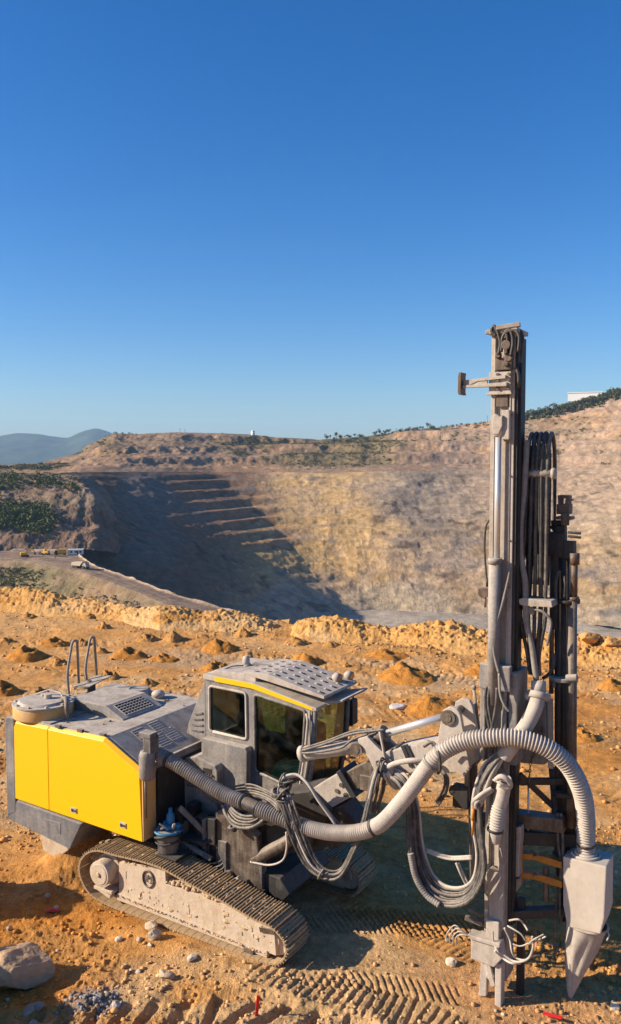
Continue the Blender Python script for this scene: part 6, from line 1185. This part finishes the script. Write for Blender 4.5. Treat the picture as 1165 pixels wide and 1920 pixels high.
# trees
def leaf_cloud(lobes, n, size, seed):
    g = np.random.default_rng(seed); vs, fs, cl = [], [], []
    w = np.array([l[3]**2 for l in lobes]); w = w/w.sum()
    for i in range(n):
        l = lobes[g.choice(len(lobes), p=w)]; d = g.normal(size=3); d /= np.linalg.norm(d); r = l[3]*(.45+.6*g.random()); p = np.array(l[:3])+d*r*np.array([1, 1, l[4]])
        a = g.normal(size=3); a /= np.linalg.norm(a); b = np.cross(a, g.normal(size=3)); b /= np.linalg.norm(b); s = size*g.uniform(.6, 1.3); k = len(vs)
        vs += [p+a*s, p+b*s*.7, p-a*s*.8, p-b*s*.6]; fs.append((k, k+1, k+2, k+3)); t = g.uniform(.65, 1.35); cl += [np.array([.095, .11, .045])*t]*4
    return vs, fs, cl
TREES = []
for v in range(4):
    g = np.random.default_rng(300+v); lob = [(g.normal()*1.5, g.normal()*1.5, 4.0+g.uniform(-1.2, 1.8), g.uniform(1.1, 2.1), .8) for _ in range(7)]
    vs, fs, cl = leaf_cloud(lob, 330, .42, 310+v); m = MB().add(vs, fs); crown = m.build('crown', M['scrub'], None, 0, False); put_col(crown.data, np.array(cl))
    t = MB().tube([(0, 0, -2), (.05, 0, 1.2), (.1, .05, 3.2)], [.30, .22, .12], 7)
    for l in lob[:4]: t.tube([(.05, 0, 1.4+.3*lob.index(l)), (l[0]*.5, l[1]*.5, l[2]*.7), (l[0], l[1], l[2])], [.13, .09, .04], 5)
    trunk = t.build('trunk', M['bark']); root = empty('tree'); crown.parent = root; trunk.parent = root; TREES.append((root, crown, trunk))
gt = random.Random(21); used = set()
def place_tree(px, dpy, s, lab, grp):
    v = gt.randrange(4); r, cr, tk_ = TREES[v]
    if v in used:
        r = r.copy(); COL.objects.link(r)
        for q_ in (cr, tk_): k = q_.copy(); COL.objects.link(k); k.parent = r
    used.add(v); y = float(np.interp(px, HPX, HD))-4-gt.uniform(0, 10); py = float(np.interp(px, HPX, HCY))+dpy; r.location = tuple(at_y(px, py, y)); r.rotation_euler = (0, 0, gt.uniform(0, 6.28)); r.scale = (s, s, s*gt.uniform(.8, 1.1)); tag(r, lab, 'tree', grp)
for k in range(34): place_tree(978+k*5.6+gt.uniform(-3, 3), 4+gt.uniform(-1, 9), gt.uniform(.75, 1.35), 'dark green tree among the trees on the hilltop under the long building', 'trees on the right hilltop')
for k in range(12): place_tree(612+k*6+gt.uniform(-3, 3), gt.uniform(0, 4), gt.uniform(.5, .95), 'bushy tree in the clump on the skyline left of centre right', 'trees in the clump at mid skyline')
for k in range(18): place_tree(704+k*6.4+gt.uniform(-3, 3), 2+gt.uniform(-1, 4), gt.uniform(.5, 1.05), 'tree in the long row on the skyline left of the mast', 'trees in the row left of the mast')
for k in range(10): place_tree(828+k*9+gt.uniform(-3, 3), 2+gt.uniform(0, 3), gt.uniform(.35, .6), 'low bush on the bare skyline close to the mast', 'bushes on the skyline beside the mast')
for k in range(9): place_tree(200+k*7+gt.uniform(-3, 3), 1+gt.uniform(0, 2), gt.uniform(.3, .5), 'low bush on the old bench edge at the left skyline', 'bushes on the left skyline')
# scrub over the slopes
def scrub(name, pts, size, seed, per=16, green=(.085, .095, .035), dry=(.17, .145, .07)):
    g = np.random.default_rng(seed); n = len(pts)*per; P0 = np.repeat(np.asarray(pts), per, 0); s0 = np.repeat(size, per)[:, None]
    d = g.normal(size=(n, 3)); d /= np.linalg.norm(d, axis=1, keepdims=True); P0 = P0+d*s0*np.array([1, 1, .6])*g.uniform(.4, 1.1, (n, 1))+np.array([0, 0, .3])*s0
    a = g.normal(size=(n, 3)); a /= np.linalg.norm(a, axis=1, keepdims=True); b = np.cross(a, g.normal(size=(n, 3))); b /= np.linalg.norm(b, axis=1, keepdims=True); q = s0*.42*g.uniform(.6, 1.3, (n, 1))
    VV = np.stack([P0+a*q, P0+b*q*.7, P0-a*q*.8, P0-b*q*.6], 1).reshape(-1, 3); me = bpy.data.meshes.new(name); me.from_pydata(VV.tolist(), [], np.arange(n*4).reshape(-1, 4).tolist())
    tone = np.repeat(np.repeat(g.uniform(.6, 1.3, len(pts)), per)[:, None]*g.uniform(.75, 1.25, (n, 1)), 4, 0); mixg = np.repeat(np.repeat(g.random(len(pts)), per), 4)[:, None]
    put_col(me, (np.array(green)*(1-mixg)+np.array(dry)*mixg)*tone); me.materials.append(M['scrub']); o = bpy.data.objects.new(name, me); COL.objects.link(o); o['kind'] = 'stuff'; return o
g = np.random.default_rng(77)
pr = (SCRUBMASK*(0.25+0.75*vnoise(HILL[..., 0]*.05, HILL[..., 1]*.05, HILL[..., 2]*.1, seed=78))).ravel()**2; idx = g.choice(len(pr), 2600, p=pr/pr.sum()); scrub('hill_scrub', HILL.reshape(-1, 3)[idx], g.uniform(.6, 1.7, 2600), 79)
hx = HILL[..., 0]/HILL[..., 1]*FOC+CX; hr = np.arange(HILL.shape[0])[:, None]*np.ones_like(hx); mk_ = (np.exp(-((hr-126)/7)**2)*sstep(968, 985, hx)*(hr > 112)*(hr < 138)).ravel(); idx = g.choice(len(mk_), 900, p=mk_/mk_.sum()); scrub('hilltop_thicket', HILL.reshape(-1, 3)[idx]+np.array([0, 0, .8]), g.uniform(1.6, 3.4, 900), 84, 26, (.10, .115, .045), (.16, .145, .07))
L_ = LHILL; sc_x = (L_[..., 0]-CX*0)/L_[..., 1]*FOC+CX; sc_y = CY-FOC*((L_[..., 2]-CAM_H)/L_[..., 1]+math.tan(PITCH)); mk_ = np.exp(-(((sc_x-30)/58)**4+((sc_y-968-.12*(sc_x-30))/22)**4))+.18*np.exp(-((sc_y-905)/14)**2)*(sc_x < 150)*vnoise(L_[..., 0]*.04, L_[..., 1]*.04, seed=80); mk_ = mk_.ravel()
idx = g.choice(len(mk_), 1500, p=mk_/mk_.sum()); scrub('shoulder_scrub', L_.reshape(-1, 3)[idx]+np.array([0, -1.0, .4]), g.uniform(.7, 2.0, 1500), 81, 18, (.085, .115, .03), (.13, .14, .045))
L_ = ROAD; sc_x = L_[..., 0]/L_[..., 1]*FOC+CX; sc_y = CY-FOC*((L_[..., 2]-CAM_H)/L_[..., 1]+math.tan(PITCH)); mk_ = (np.exp(-(((sc_x-10)/60)**4+((sc_y-1090)/30)**4))*1.3+.7*np.exp(-((sc_x-260)/140)**2-((sc_y-1150)/30)**2)*vnoise(L_[..., 0]*.06, L_[..., 1]*.06, seed=82)+np.exp(-((sc_x-432)/7)**2-((sc_y-1136)/5)**2)*3)*(np.arange(L_.shape[0])[:, None] > 118); mk_ = mk_.ravel()
idx = g.choice(len(mk_), 900, p=mk_/mk_.sum()); scrub('slope_scrub', L_.reshape(-1, 3)[idx], g.uniform(.35, 1.1, 900), 83)
